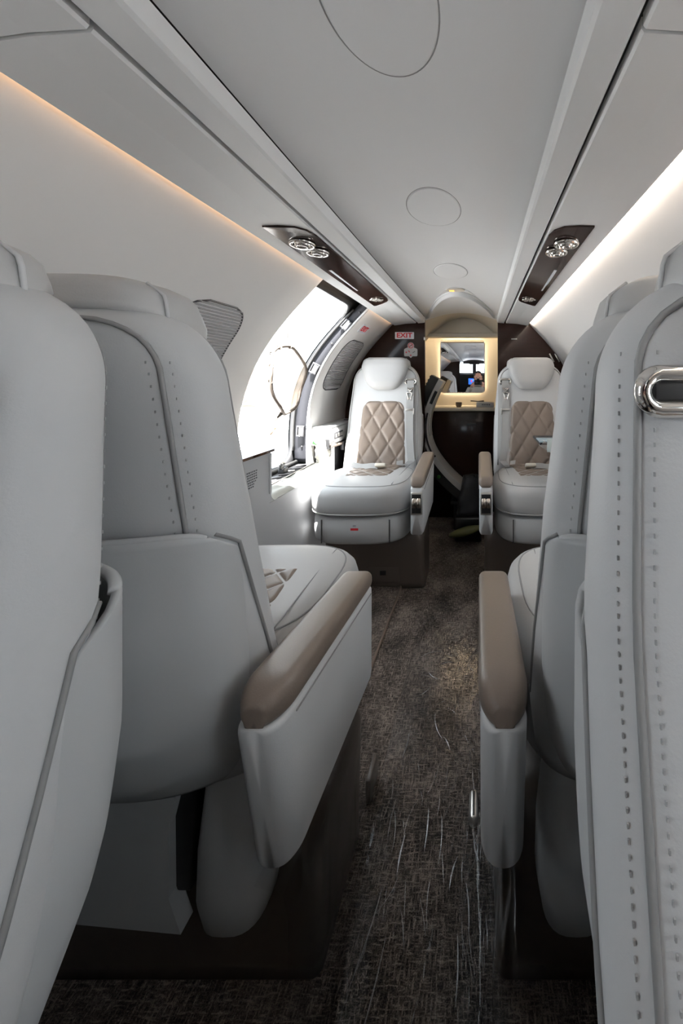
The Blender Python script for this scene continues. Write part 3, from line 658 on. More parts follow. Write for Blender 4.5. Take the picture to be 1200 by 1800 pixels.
def bsurf(x, z, rear):                       # y of the backrest surface
    wv, f, r = bw(z), bf(z), br(z); yc, b = (f+r)/2, (r-f)/2; x = abs(x)
    lo, hi = 0.0, PI/2
    for _ in range(30):
        t = (lo+hi)/2; q = math.sin(t)**(2/NB); xx = wv*max(0.0, math.cos(t))**(2/NB)*(1-0.13*q*q if rear else 1)
        if xx > x: lo = t
        else: hi = t
    return yc+b*math.sin(lo)**(2/NB)*(1 if rear else -1)
def cush(inset, z, n=56):
    a, b, e = 0.235-inset, 0.225-inset, 3.3; ring = []
    for k in range(n):
        t = 2*PI*k/n; c, s = math.cos(t), math.sin(t)
        ring.append((a*math.copysign(abs(c)**(2/e), c), -0.105+b*math.copysign(abs(s)**(2/e), s), z))
    return ring
def quilt(x, z, du, dv):                     # diamond pillows, double-stitched valleys
    a = (x/du+z/dv); b = (x/du-z/dv)
    da = abs(a-round(a)); db = abs(b-round(b)); d = min(da, db)
    h = min(1.0, d/0.30); h = math.sin(h*PI/2)**0.8
    if d < 0.05: h = 0.10*(1-d/0.05)          # small ridge between the two rows of stitches
    return h
CACHE = {}
def seat_meshes(a):
    """part list: (name, mesh, parent index or None, label, offset class)"""
    P = []
    def put(name, mb, m, par=None, lab=None, cls='', sharp=False): P.append((name, mb.mesh(name, m), par, lab, cls, sharp)); return len(P)-1
    # cushion
    m = MB(); m.loft([cush(i, z) for i, z in ((0.055, 0.424), (0.026, 0.428), (0.008, 0.438), (0.001, 0.455), (0, 0.48), (0.0, 0.515), (0.006, 0.538), (0.018, 0.553), (0.036, 0.562), (0.07, 0.567), (0.12, 0.569))])
    ci = put('cushion', m, 'leather')
    m = MB(); m.tube([(x, y, z-0.0005) for x, y, z in cush(0.030, 0.5595)], 0.0022, 6, closed=True); put('cushion_piping', m, 'seam', ci)
    m = MB(); m.tube([(x, y, z) for x, y, z in cush(0.004, 0.443)], 0.0030, 6, closed=True); put('lower_piping', m, 'leather', ci)
    def cq(u, v):
        x = lerp(-1, 1, u)*lerp(0.105, 0.135, v); y = lerp(-0.155, 0.10, v); ed = min(min(u, 1-u)*0.26, min(v, 1-v)*0.25)
        return (x, y, 0.5655+0.0075*min(1, ed/0.012)*(0.35+0.65*quilt(x+0.02, y, 0.085, 0.085)))
    m = MB(); m.grid(cq, 70, 70); put('cushion_insert', m, 'taupe', ci, 'quilted taupe leather insert')
    for s in (-1, 1):                            # bolster seams beside the insert
        m = MB(); m.tube([(s*lerp(0.150, 0.165, t), lerp(-0.27, 0.09, t), 0.5685-0.006*(1-t)**2) for t in np.linspace(0, 1, 12)], 0.0016, 6)
        put('bolster_seam', m, 'seam', ci)
    # backrest
    zs = list(np.linspace(0.42, 1.02, 22))+[1.128-0.108*math.cos(q) for q in np.linspace(0.1, PI/2-0.02, 16)]
    m = MB(); m.loft([bring(z) for z in zs]); bi = put('backrest', m, 'leather_side')
    def bq(u, v):
        z = lerp(0.50, 0.912, v); e = 0.912-z; wv = lerp(0.142, 0.118, v); r = 0.05
        if e < r: wv = wv-r+math.sqrt(max(0, r*r-(r-e)**2))
        x = lerp(-1, 1, u)*wv; ed = min(min(u, 1-u)*2*wv, e, (z-0.5))
        return (x, bsurf(x, z, False)+0.002-0.010*min(1, ed/0.012)*(0.35+0.65*quilt(x+0.01, z, 0.095, 0.150)), z)
    m = MB(); m.grid(bq, 70, 100); put('back_insert', m, 'taupe', bi, 'quilted taupe leather back insert')
    # rear and front seams with stitches
    for rear in (True, False):
        path = []
        for s in (-1, 1):
            zz = np.linspace(0.80 if rear else 0.56, 1.03, 16); xs = [interp(z, [0.5, 0.85, 1.03], [0.185, 0.176, 0.163])+(0 if rear else 0.014) for z in zz]
            x1_ = 0.163 if rear else 0.177; seg = [(s*x, z) for x, z in zip(xs, zz)]+[(s*(x1_-0.075*(1-math.cos(q))), 1.03+0.072*math.sin(q)) for q in np.linspace(0.2, PI/2, 8)]
            path += seg if s < 0 else seg[::-1]
        off = 0.0014 if rear else -0.0014
        def P3(x, z, d=0): return (x, bsurf(x, min(z, 1.085), rear)+off+d, z)
        m = MB(); m.tube([P3(x, z) for x, z in path], 0.0030, 6); put('back_seam' if rear else 'front_seam', m, 'seam', bi)
        m = MB()
        for dx in ((-0.010, 0.010) if rear else (0.010, -0.010)):
            L_ = [Vector(P3((abs(x)+dx)*(1 if x > 0 else -1), z)) for x, z in path if z < 1.06]
            for i in range(len(L_)-1):
                if (L_[i]-L_[i+1]).length > 0.05: continue
                nseg = max(1, int((L_[i]-L_[i+1]).length/0.008))
                for k in range(nseg):
                    p = L_[i].lerp(L_[i+1], (k+0.5)/nseg); m.box(p, (0.0011, 0.0013, 0.0032))
        P.append(('stitching' if rear else 'front_stitching', m.mesh('stitching', 'grey_thread'), bi, None, 'stuff', False))
    # headrest, wraps over the top of the back
    m = MB(); rings = []
    for k in range(22):
        t = k/21; z = 0.975+0.185*t
        wv = interp(t, [0, 0.06, 0.2, 0.45, 0.75, 0.93, 1], [0.055, 0.078, 0.102, 0.124, 0.135, 0.126, 0.10]); e = 4.0
        th = interp(t, [0, 0.08, 0.25, 0.8, 0.95, 1], [0.4, 0.75, 1, 1, 0.8, 0.45])
        f = bf(min(z, 1.13))-0.046*th; r = 0.322 if t > 0.75 else 0.29; r = lerp((f+r)/2, r, 0.5+0.5*th)
        yc, b = (f+r)/2, (r-f)/2
        rings.append([(wv*math.copysign(abs(math.cos(q))**(2/e), math.cos(q)), yc+b*math.copysign(abs(math.sin(q))**(2/e), math.sin(q)), z) for q in [2*PI*j/40 for j in range(40)]])
    m.loft(rings); hi = put('headrest', m, 'leather')
    for s in (-1, 1):
        m = MB(); m.tube([(s*interp(z, [1.10, 1.14, 1.158], [0.137, 0.132, 0.108]), 0.268, z) for z in np.linspace(1.10, 1.158, 8)], 0.0022, 6)
        put('headrest_seam', m, 'leather_side', hi)
    # hard back shell
    def sh(u, v):
        q = lerp(-1, 1, u); z = lerp(0.43, 0.838, v)
        lim = interp(z, [0.43, 0.60, 0.651, 0.717, 0.806, 0.838], [0.12, 0.172, 0.19, 0.212, 0.240, 0.285]); r = interp(z, [0.43, 0.50, 0.58, 0.70, 0.838], [0.222, 0.282, 0.320, 0.335, 0.328])
        wv = bw(z)+interp(z, [0.43, 0.5, 0.555, 0.62, 0.72, 0.838], [-0.038, -0.030, -0.021, -0.012, -0.007, -0.005]); f0 = bf(z); yc = (f0+r)/2+0.015; b_ = r-yc; e = 2.7
        s0 = max(-0.75, min(0.92, (lim-yc)/b_)); t0 = math.asin(math.copysign(abs(s0)**(e/2), s0)); t = lerp(t0, PI-t0, u)
        c, s_ = math.cos(t), math.sin(t)
        x = wv*math.copysign(abs(c)**(2/e), c); y = b_*math.copysign(abs(s_)**(2/e), s_)
        if y > 0: x *= 1-0.10*(y/b_)**2
        return (x, yc+y, z-0.010*abs(q)**8*v)
    m = MB(); m.grid(sh, 80, 44); P.append(('back_shell', m.mesh('back_shell', 'shell'), None, None, 'solid', False))
    m = MB(); m.tube([tuple(Vector(sh(u, 1.0))+Vector((0, 0.002, 0))) for u in np.linspace(0, 1, 70)], 0.0050, 8); put('shell_rim', m, 'shell', len(P)-1)
    for sg in (-1, 1):                           # seam where the shell meets the padded side
        pts = []
        for z in np.linspace(0.52, 0.828, 28):
            lim = interp(z, [0.43, 0.60, 0.651, 0.717, 0.806, 0.838], [0.12, 0.172, 0.19, 0.212, 0.240, 0.285]); yc, b_ = (bf(z)+br(z))/2, (br(z)-bf(z))/2
            q = min(0.97, max(-0.97, (lim-yc)/b_)); x = bw(z)*(1-abs(q)**NB)**(1/NB)*(1-0.13*q*q if q > 0 else 1)
            pts.append((sg*(x+0.0006), lim, z))
        m = MB(); m.tube(pts, 0.0026, 6); put('shell_edge', m, 'seam', len(P)-(2 if sg < 0 else 3))
    # armrest panel and pad on the aisle side
    def arm_ring(y, z0, z1, x0, x1, r=0.012):
        x0, x1 = x0*a, x1*a
        if x0 > x1: x0, x1 = x1, x0
        pts = []
        for cx, cz_, a0 in ((x1-r, z1-r, 0), (x0+r, z1-r, PI/2), (x0+r, z0+r, PI), (x1-r, z0+r, 1.5*PI)):
            for k in range(5): q = a0+PI/2*k/4; pts.append((cx+r*math.cos(q), y, cz_+r*math.sin(q)))
        return pts
    XA0, XA1 = 0.240, 0.300
    m = MB()
    ys = [-0.30, -0.296, -0.29, -0.28]+list(np.linspace(-0.26, 0.03, 12))+[0.08-0.040*(1-math.sin(q)) for q in np.linspace(0, PI/2, 10)]; rings = []
    for y in ys:
        t = (y+0.30)/0.38; e0 = max(0, 1-(y+0.30)/0.02); e1 = max(0, 1-(0.08-y)/0.035); q = 0.019*(1-math.sqrt(max(0, 1-e1*e1)))+0.004*e0
        zt = 0.556+0.05*t; zb = 0.352+0.03*t
        rings.append(arm_ring(y, zb, zt, XA0+q, XA1-q, 0.0095))
    # slanted ends
    rings = [[(x, y+(z-0.46)*(0.22*((y+0.30)/0.42)), z) for x, y, z in r_] for r_ in rings]
    m.loft(rings); ai = put('armrest_panel', m, 'leather_side', None, None, 'arm')
    m = MB(); rings = []
    ys = list(np.linspace(-0.300, -0.27, 5))+list(np.linspace(-0.24, 0.05, 12))+[0.105-0.055*(1-math.sin(q)) for q in np.linspace(0.05, PI/2, 12)]
    for y in ys:
        t = (y+0.30)/0.405; e0 = max(0, 1-(y+0.30)/0.03); e1 = max(0, 1-(0.105-y)/0.05)
        q0 = 1-math.sqrt(max(0, 1-e0*e0)); q1 = 1-math.sqrt(max(0, 1-e1*e1))
        zt = 0.598+0.05*t-0.028*q0-0.020*q1; zb = 0.558+0.045*t; q = 0.012*q0+0.024*q1
        rings.append(arm_ring(y, zb, max(zt, zb+0.012), XA0-0.002+q, XA1+0.003-q, 0.0058 if zt-zb < 0.03 else 0.014))
    m.loft(rings); put('armrest_pad', m, 'taupe', None, 'taupe leather armrest pad', 'arm')
    m = MB(); m.tube([((XA0 if s < 0 else XA1+0.0005)*a, y, 0.545+0.05*(y+0.3)/0.42) for s in (1,) for y in np.linspace(-0.28, 0.06, 12)], 0.0014, 5); put('panel_seam', m, 'seam', ai, None, '')
    # metal recline control on the armrest front
    m = MB(); m.box((0.27*a, -0.303, 0.490), (0.050, 0.012, 0.098), 0.004); ri = put('recline_control', m, 'brushed', None, 'polished metal recline control', 'arm')
    m = MB(); m.box((0.27*a, -0.3085, 0.490), (0.040, 0.004, 0.082), 0.001); put('control_recess', m, 'black', ri)
    for s in (-1, 1):
        m = MB(); m.lathe([(0.0001, -0.009), (0.027, -0.009), (0.029, -0.006), (0.029, 0.006), (0.027, 0.009), (0.0001, 0.009)], Matrix.Translation((0.27*a+s*0.0098, -0.292, 0.492)) @ Matrix.Rotation(PI/2, 4, 'Y'), 28); put('paddle', m, 'nickel', ri)
    # front shroud under the cushion
    m = MB(); m.loft([cush(i, z) for i, z in ((0.045, 0.305), (0.022, 0.309), (0.012, 0.322), (0.010, 0.36), (0.012, 0.415), (0.03, 0.428))]); si = put('seat_shroud', m, 'shell')
    for s in (-1, 1):
        m = MB(); m.tube([(s*0.150, -0.305+0.0015, z) for z in (0.312, 0.33, 0.36, 0.39, 0.415)], 0.0026, 6)
        put('shroud_joint', m, 'groove', si)
    # plinth: flared box with drawer
    x0, x1 = -0.215, 0.272; rings = []
    for z, fr, rr in ((0.0, 0.0, 0.018), (0.03, 0.0, 0.02), (0.14, -0.012, 0.025), (0.225, -0.03, 0.035), (0.255, -0.03, 0.04), (0.30, -0.01, 0.045)):
        pts = []; ya, yb = -0.10+fr, 0.12; xa, xb = (x0, x1) if a > 0 else (-x1, -x0); sh_ = 0.012 if z > 0.27 else 0
        for cx, cy, a0 in ((xb-rr-sh_, yb-rr, 0), (xa+rr+sh_, yb-rr, PI/2), (xa+rr+sh_, ya+rr, PI), (xb-rr-sh_, ya+rr, 1.5*PI)):
            for k in range(7): q = a0+PI/2*k/6; pts.append((cx+rr*math.cos(q), cy+rr*math.sin(q), z))
        rings.append(pts)
    m = MB(); m.loft(rings); pi_ = put('plinth', m, 'plinth', None, 'glossy dark brown plinth')
    m = MB(); m.box((0.07*a, -0.1035, 0.075), (0.16, 0.010, 0.085), 0.003); di = put('plinth_drawer', m, 'plinth', pi_)
    m = MB(); m.box((0.07*a, -0.1095, 0.080), (0.030, 0.004, 0.022), 0.001); put('latch', m, 'black', pi_)
    # rear base cover: flat apron and a rounded block on the aisle side
    m = MB(); m.prism([(a*x, 0.185, z) for x, z in ((-0.225, 0.205), (0.085, 0.175), (0.066, 0.23), (0.065, 0.34), (0.085, 0.42), (-0.225, 0.43))], (0, -0.025, 0)); put('base_apron', m, 'shell', None, None, '', True)
    m = MB(); rings = []
    for z, i in ((0.150, 0.05), (0.156, 0.025), (0.175, 0.008), (0.22, 0.0), (0.30, 0.002), (0.40, 0.012), (0.43, 0.02)):
        pts = []
        for k in range(28):
            q = 2*PI*k/28; c, s = math.cos(q), math.sin(q); pts.append((a*(0.152+(0.056-i)*math.copysign(abs(c)**0.7, c)), 0.140+(0.056-i)*math.copysign(abs(s)**0.7, s), z))
        rings.append(pts)
    m = MB(); m.loft(rings); put('base_cover', m, 'shell')
    m = MB(); m.box((0.075*a, 0.15, 0.32), (0.03, 0.04, 0.20), 0.004); put('base_gap_shade', m, 'black')  # black block stands in for shade between apron and cover
    # shoulder belt guide
    gx, gz = 0.150*a, 1.022; gy = bsurf(0.150, 1.022, False)-0.008
    m = MB(); m.tube([(gx+math.copysign(0.018, math.cos(q))+0.013*math.cos(q), gy+0.003, gz+0.013*math.sin(q)) for q in [2*PI*(k+0.5)/24 for k in range(24)]], 0.0065, 10, closed=True); put('belt_guide', m, 'chrome', None, 'chrome shoulder belt guide')
    m = MB(); m.box((gx, gy+0.006, gz), (0.048, 0.008, 0.016), 0.003); put('guide_slot', m, 'black', len(P)-1)
    return P
SEATGROUP = 'cabin seats'
def make_seat(lab, a, loc, rotz, arm_dy=0.0, belts=False, skip=()):
    if a not in CACHE: CACHE[a] = seat_meshes(a)
    root = thing('passenger_seat', lab, 'seat', loc, rotz, SEATGROUP); objs = []
    for name, me, par, pl_, cls, sharp in CACHE[a]:
        o = bpy.data.objects.new(name, me); COL.objects.link(o); o.parent = root if par is None else objs[par]
        if cls == 'arm': o.location = (0, arm_dy, 0)
        if cls == 'stuff': o['kind'] = 'stuff'
        if cls == 'solid': solid(o, 0.007, 1)
        if sharp: edge_split(o)
        if pl_: o['label'] = pl_
        objs.append(o)
    for o in [q for q in objs if q.name.split('.')[0] in skip]: bpy.data.objects.remove(o)
    if belts: add_belts(root, a)
    return root
def add_belts(root, a):
    # shoulder strap: from the guide down the bolster, loop at the cushion
    path = [(0.150, 1.028), (0.150, 0.98), (0.149, 0.92), (0.150, 0.85), (0.152, 0.78), (0.156, 0.70), (0.163, 0.63), (0.170, 0.585)]
    pts = [(a*x, bsurf(x, z, False)-0.009, z) for x, z in path]+[(a*0.155, 0.035, 0.577), (a*0.125, 0.02, 0.585), (a*0.12, 0.045, 0.60)]
    m = MB(); m.ribbon(pts, (0, -1, 0.2), [(0.040, 0, 0)]*8+[(0.03, 0.02, 0)]*3, 0.0025); m.build('shoulder_strap', 'belt', root)
    pts = [(a*x, bsurf(abs(x), z, False)-0.005, z) for x, z in ((0.172, 1.0), (0.175, 0.85), (0.178, 0.7), (0.182, 0.59))]
    m = MB(); m.ribbon(pts, (0, -1, 0), (0.036, 0.012*a, 0), 0.002); m.build('inner_strap', 'belt', root)
    y = bsurf(0.150, 0.955, False)-0.014
    m = MB(); m.tube([(a*0.150+dx, y, 0.975+dz) for dx, dz in ((-0.018, 0.012), (0, -0.010), (0.018, 0.012), (0.0, 0.004))], 0.0035, 8, closed=True); m.build('belt_ring', 'chrome', root)
    m = MB(); m.tube([(a*0.146+dx, y, 0.938+dz) for dx, dz in ((-0.016, 0.018), (-0.010, 0.0), (-0.008, -0.03), (0.008, -0.03), (0.010, 0.0), (0.016, 0.018), (0, 0.022))], 0.0038, 8, closed=True); tg = m.build('belt_tongue', 'chrome', root)
    m = MB(); m.box((a*0.146, y, 0.915), (0.018, 0.004, 0.030), 0.002); m.build('tongue_plate', 'chrome', tg)
    y = bsurf(0.150, 0.855, False)-0.013
    m = MB(); m.box((a*0.150, y, 0.862), (0.050, 0.006, 0.012), 0.002); m.box((a*0.174, y, 0.852), (0.008, 0.008, 0.036), 0.002); m.build('strap_adjuster', 'brushed', root)
    m = MB(); m.ribbon([(a*lerp(-0.17, 0.02, t), 0.035-0.05*math.sin(PI*t*0.5), 0.582+0.004*math.sin(9*t)) for t in np.linspace(0, 1, 12)], (0, -0.5, 1), (0, 0.022, 0.022), 0.003); m.build('lap_belt', 'belt', root)
    m = MB(); m.box((a*0.035, -0.02, 0.589), (0.055, 0.034, 0.018), 0.005, Matrix.Rotation(-0.5, 3, 'X')); m.build('buckle', 'cream', root)
SX_ = 0.425
NOFRONT = ('front_stitching', 'belt_guide', 'guide_slot')   # cannot be seen from behind the seat
make_seat('light grey leather seat at the left edge, nearest the camera, its back shell edge showing', 1, (-SX_, 0.065, 0), 0, 0.0, skip=('front_stitching', 'front_seam'))
make_seat('light grey leather seat at the right edge, nearest the camera, with chrome belt guide', -1, (SX_-0.007, 0.065, 0), 0, 0.0)
s2 = make_seat('grey leather seat seen from behind on the left, second from the camera, taupe armrest', -1, (-SX_, 0.755, 0), PI, 0.20, skip=NOFRONT)
s3 = make_seat('grey leather seat seen from behind on the right, second from the camera, mostly hidden', 1, (SX_-0.003, 0.755, 0), PI, 0.20, skip=NOFRONT)
s4 = make_seat('far left light grey seat facing the camera, beside the open exit', 1, (-SX_+0.001, 1.93, 0), 0, -0.01, True)
s5 = make_seat('far right light grey seat facing the camera, partly hidden, belt over quilted back', -1, (SX_-0.005, 1.93, 0), 0, -0.01, True)
m = MB(); m.box((0.0, -0.3165, 0.39), (0.034, 0.003, 0.032)); pk_ = m.build('placard', 'white_plastic', s4); pk_['label'] = 'small white and red placard'
m = MB(); m.box((0.0, -0.3185, 0.379), (0.034, 0.002, 0.010)); m.build('red_band', 'red', pk_)
m = MB(); m.box((0.0, -0.3185, 0.394), (0.014, 0.002, 0.008)); m.build('pictogram', 'pleat', pk_)

# ------------------------------------------------------------------ folding table in front of the far right seat
ft = thing('folding_table', 'half-open folding side table with pale cards on it, beside the far right seat', 'table', (0.66, 1.66, 0.76))
m = MB(); m.box((-0.14, 0.0, 0), (0.29, 0.20, 0.012), 0.004); m.build('table_leaf', 'charcoal', ft)
m = MB(); m.loft([[(lerp(-0.285, -0.05, t)+dx, -0.10+dy, lerp(-0.008, -0.16, t)+dz) for dx, dy, dz in ((0, 0, 0), (0.02, 0, 0.02), (0.02, 0.03, 0.02), (0, 0.03, 0))] for t in (0, 1)], smooth=False); m.build('support_arm', 'brushed', ft)
cd = MB(); cd.box((0.46, 1.61, 0.7685), (0.17, 0.10, 0.005), 0.001); tag(cd.build('blue_folder', 'blue_grey'), 'flat blue-grey folder on the folding table by the far right seat', 'folder')
cd = MB(); cd.box((0.435, 1.555, 0.755), (0.06, 0.003, 0.056), 0.001); tag(cd.build('white_card', 'paper'), 'upright pale card clipped to the front edge of the folding table', 'card')

# ------------------------------------------------------------------ hoop with thin white fabric in the exit
hp = thing('fabric_hoop', 'thin white fabric bag gathered on a round hoop, hanging in the open exit', 'bag', (-0.74, 1.665, 1.03))
RH = 0.148
def hoopx(a): return 0.012*math.sin(a*2+0.4)+0.006*math.sin(5*a)
m = MB(); pts = []; rr = []
for k in range(72):
    a = 2*PI*k/72; r = RH*(1+0.02*noise.noise(Vector((math.cos(a)*2, math.sin(a)*2, 0)))); pts.append((hoopx(a), r*math.cos(a)*0.98, r*math.sin(a)*1.03)); rr.append(0.0072+0.0025*noise.noise(Vector((k*0.9, 2, 3))))
m.tube(pts, rr, 8, closed=True); m.build('hoop', 'fabric_backlit', hp)
m = MB(); rings = []
for i in range(15):
    t = i/14; ring = []
    for k in range(72):
        a = 2*PI*k/72; x, y, z = pts[k]; q = 1-t*0.93
        p = Vector((x-0.16*math.sin(t*PI/2)-0.0*t, y*q-0.085*t, z*q-0.10*t)); p += Vector((0.5, 1, 1))*0.022*t*(1-t)*4*noise.noise(Vector((math.cos(a)*3, math.sin(a)*3, t*2)))
        ring.append(tuple(p))
    rings.append(ring)
m.loft(rings, True, False, False); m.build('sheer_sleeve', 'sheer', hp)
for k in range(5):
    m = MB(); a = 1.5+k*0.42; p = (hoopx(a), RH*math.cos(a)*0.98, RH*math.sin(a)*1.03)
    m.tube([(p[0]+0.010*math.cos(q), p[1]+0.004*math.sin(q*2), p[2]+0.010*math.sin(q)) for q in np.linspace(0, 6.3, 10)], 0.0025, 6); m.build('tie', 'fabric_backlit', hp)
m = MB(); m.tube([(0, -0.045, -0.142), (0.004, -0.075, -0.150), (0.008, -0.105, -0.160), (0.006, -0.120, -0.172)], [0.010, 0.007, 0.004, 0.004], 8); m.build('gathered_end', 'fabric_backlit', hp)
m = MB(); m.tube([(0.006, -0.120, -0.170), (0.008, -0.136, -0.182), (0.01, -0.132, -0.196), (0.012, -0.146, -0.206), (0.01, -0.160, -0.222)], [0.004, 0.005, 0.0045, 0.007, 0.004], 8); m.tube([(0.012, -0.144, -0.206), (0.012, -0.120, -0.200), (0.014, -0.110, -0.190)], 0.004, 8); m.build('brown_cord', 'rope', hp)
m = MB(); m.tube([(0.0, 0.0, RH*1.03), (-0.02, 0.03, 0.27), (0.05, 0.06, 0.365)], 0.002, 6); m.build('hanging_line', 'fabric_backlit', hp)

# ------------------------------------------------------------------ floor: mat, film, track fittings
mt = thing('floor_mat', 'carpet mat with a raised piped border in front of the far left seat', 'mat', (0, 0, 0))
R2 = rrect(-0.63, -0.265, 1.02, 1.86, 0.05)
m = MB(); m.prism([(x, y, 0.001) for x, y in R2], (0, 0, 0.006)); m.build('mat_carpet', 'mat_carpet', mt)
m = MB(); m.tube([(x, y, 0.007) for x, y in R2], 0.006, 8, closed=True); m.build('mat_border', 'taupe_thread', mt)
def film_h(x, y):
    big = max(0, noise.noise(Vector((x*5, y*3, 9))))
    b = max(0, 0.10-abs(noise.noise(Vector((x*34+2*noise.noise(Vector((x*6, y*6, 1))), y*7, 5)))))/0.10
    k = max(0, 1-max(0, y-0.35)/0.9)
    return 0.004+0.004*big+(0.0012+0.004*k)*b*min(1, big*2+0.6*k)
m = MB(); m.grid(lambda u, v: (lerp(-0.135, 0.148, u), lerp(0.15, 1.60, v), film_h(lerp(-0.135, 0.148, u), lerp(0.15, 1.60, v))+(0.03*max(0, u-0.93)/0.07)), 110, 360)
flm = m.build('floor_film', 'film')
random.seed(21); m = MB()
for k in range(120):
    near = k < 80
    y = random.uniform(0.42, 0.95) if near else random.uniform(0.9, 1.5); x = random.uniform(-0.11, 0.135) if random.random() < 0.6 else random.uniform(0.08, 0.14)
    L_ = random.uniform(0.02, 0.11) if near else random.uniform(0.01, 0.05); an = random.gauss(PI/2, 0.20 if near else 0.7); cv = random.uniform(-0.9, 0.9); pts = []
    for t in np.linspace(0, 1, 9):
        a_ = an+cv*(t-0.5); pts.append((x, y, film_h(x, y)+0.0006)); x += math.cos(a_)*L_/8; y += math.sin(a_)*L_/8
    r_ = random.uniform(0.0003, 0.0009); m.tube(pts, [r_*(0.25+math.sin(PI*t)) for t in np.linspace(0, 1, 9)], 6)
for x, y, L_, an, cv in ((-0.10, 1.36, 0.10, 0.3, -1.2), (-0.06, 1.30, 0.06, -0.6, 0.8), (-0.02, 1.33, 0.05, 0.2, -1.0), (0.02, 1.05, 0.10, 1.9, -0.8), (0.04, 1.02, 0.05, 2.1, 0.5), (-0.09, 1.00, 0.08, 1.5, 0.3), (0.11, 0.82, 0.10, 1.4, 0.6), (0.125, 0.78, 0.06, 1.8, -0.9), (0.09, 0.76, 0.07, 1.2, 0.9), (0.10, 0.68, 0.08, 1.7, 0.4), (0.06, 0.74, 0.06, 1.3, -0.5), (0.00, 0.80, 0.09, 1.6, 0.2), (-0.05, 0.76, 0.08, 1.5, -0.3), (0.12, 1.20, 0.05, 1.2, 0.7), (-0.08, 1.20, 0.06, 0.9, 1.0), (0.08, 0.60, 0.09, 1.6, 0.3), (-0.10, 0.62, 0.14, 1.4, 0.2), (-0.07, 0.55, 0.14, 1.45, 0.2)):
    pts = []
    for t in np.linspace(0, 1, 11):
        a_ = an+cv*(t-0.5); pts.append((x, y, film_h(x, y)+0.001)); x += math.cos(a_)*L_/10; y += math.sin(a_)*L_/10
    m.tube(pts, [0.0016*(0.2+math.sin(PI*t)) for t in np.linspace(0, 1, 11)], 6)
stuff(m.build('film_creases', 'crease', flm))
tag(flm, 'clear crinkled plastic film laid over the aisle carpet', 'film')
def drape(u, v):
    y = lerp(0.50, 0.93, v); b = noise.noise(Vector((u*3, y*14, 2)))*0.008+noise.noise(Vector((u*9, y*30, 4)))*0.004
    path = [(-0.185, 0.345), (-0.150, 0.335), (-0.138, 0.30), (-0.133, 0.18), (-0.130, 0.05), (-0.112, 0.012), (-0.07, 0.008)]
    q = u*(len(path)-1); i = min(int(q), len(path)-2); t = q-i
    return (lerp(path[i][0], path[i+1][0], t)+b, y, lerp(path[i][1], path[i+1][1], t)+0.3*abs(b))
m = MB(); m.grid(drape, 40, 90); tag(m.build('plinth_film', 'film_drape'), 'clear plastic film draped over the dark plinth of the left seat', 'film')
def drape_r(u, v):
    x, y, z = drape(u, v); return (0.275+ -x-0.275+0.012, lerp(0.42, 0.93, v), z)
m = MB(); m.grid(drape_r, 30, 70); tag(m.build('plinth_film', 'film_drape'), 'clear plastic film draped over the dark plinth of the right seat', 'film')
tf = thing('track_fitting', 'rounded metal seat track fitting on the aisle carpet by the right seat', 'fitting', (0.107, 0.885, 0.0))
m = MB()
rings = []
for z, i in ((0.0, 0), (0.010, 0.0), (0.016, 0.003), (0.018, 0.006)):
    rings.append([(( 0.011-i)*math.cos(q), (0.024 if math.sin(q) > 0 else -0.024)+(0.011-i)*math.sin(q), z) for q in [2*PI*k/24 for k in range(24)]])
m.loft(rings); m.build('fitting_body', 'brushed', tf)
m = MB(); m.box((0, 0, 0.018), (0.005, 0.05, 0.003), 0.001); m.build('slot', 'charcoal', tf)
m = MB(); m.box((-0.150, 0.93, 0.030), (0.012, 0.07, 0.055), 0.003); tag(m.build('red_tab', 'plinth'), 'dark reddish tab at the foot of the left plinth', 'tab')

# ------------------------------------------------------------------ cockpit behind the camera (seen only in the mirror)
m = MB()
for a_, b_, c_, d_ in ((-0.9, 0.9, -0.1, 1.19), (-0.9, 0.9, 1.40, 1.65), (-0.9, -0.36, 1.19, 1.40), (0.40, 0.9, 1.19, 1.40), (-0.03, 0.05, 1.19, 1.40)):
    m.box(((a_+b_)/2, -2.43, (c_+d_)/2), (b_-a_, 0.03, d_-c_))
struct(m.build('wall_front', 'charcoal'))
for s, nm in ((-1, 'wall_cockpit_left'), (1, 'wall_cockpit_right')):
    m = MB(); m.prism([(s*x, -1.50, z) for x, z in [(0.27, 0), (0.27, 1.44), (0.42, 1.42), (0.64, 1.19), (0.74, 0.9), (0.76, 0.3), (0.66, 0)]], (0, 0.03, 0)); struct(m.build(nm, 'lacquer'))
ip = thing('instrument_panel', 'dark cockpit instrument panel with a blue screen, seen only in the lit mirror', 'panel', (0, -2.25, 0))
m = MB(); m.box((0, 0, 0.93), (1.2, 0.25, 0.46), 0.03); m.build('panel_body', 'black', ip)
for x, z, w_, h_, mm in ((-0.03, 1.0, 0.17, 0.13, 'screen'), (-0.045, 0.80, 0.06, 0.06, 'screen_cyan'), (-0.42, 1.0, 0.2, 0.14, 'screen'), (0.42, 1.0, 0.2, 0.14, 'screen')):
    m = MB(); m.box((x, 0.127, z), (w_, 0.006, h_), 0.002); sc_ = m.build('display', mm, ip)
m = MB(); m.box((-0.05, 0.131, 1.01), (0.03, 0.004, 0.05)); m.box((0.0, 0.131, 0.965), (0.05, 0.004, 0.012)); m.build('display_marks', 'screen_red', ip)
m = MB(); m.box((-0.02, 0.131, 1.03), (0.06, 0.004, 0.012)); m.build('display_lines', 'screen_cyan', ip)
m = MB(); m.box((0.02, -1.75, 1.385), (0.22, 0.06, 0.06), 0.01); tag(m.build('overhead_console', 'black'), 'small black overhead console in the cockpit, seen only in the mirror', 'console')

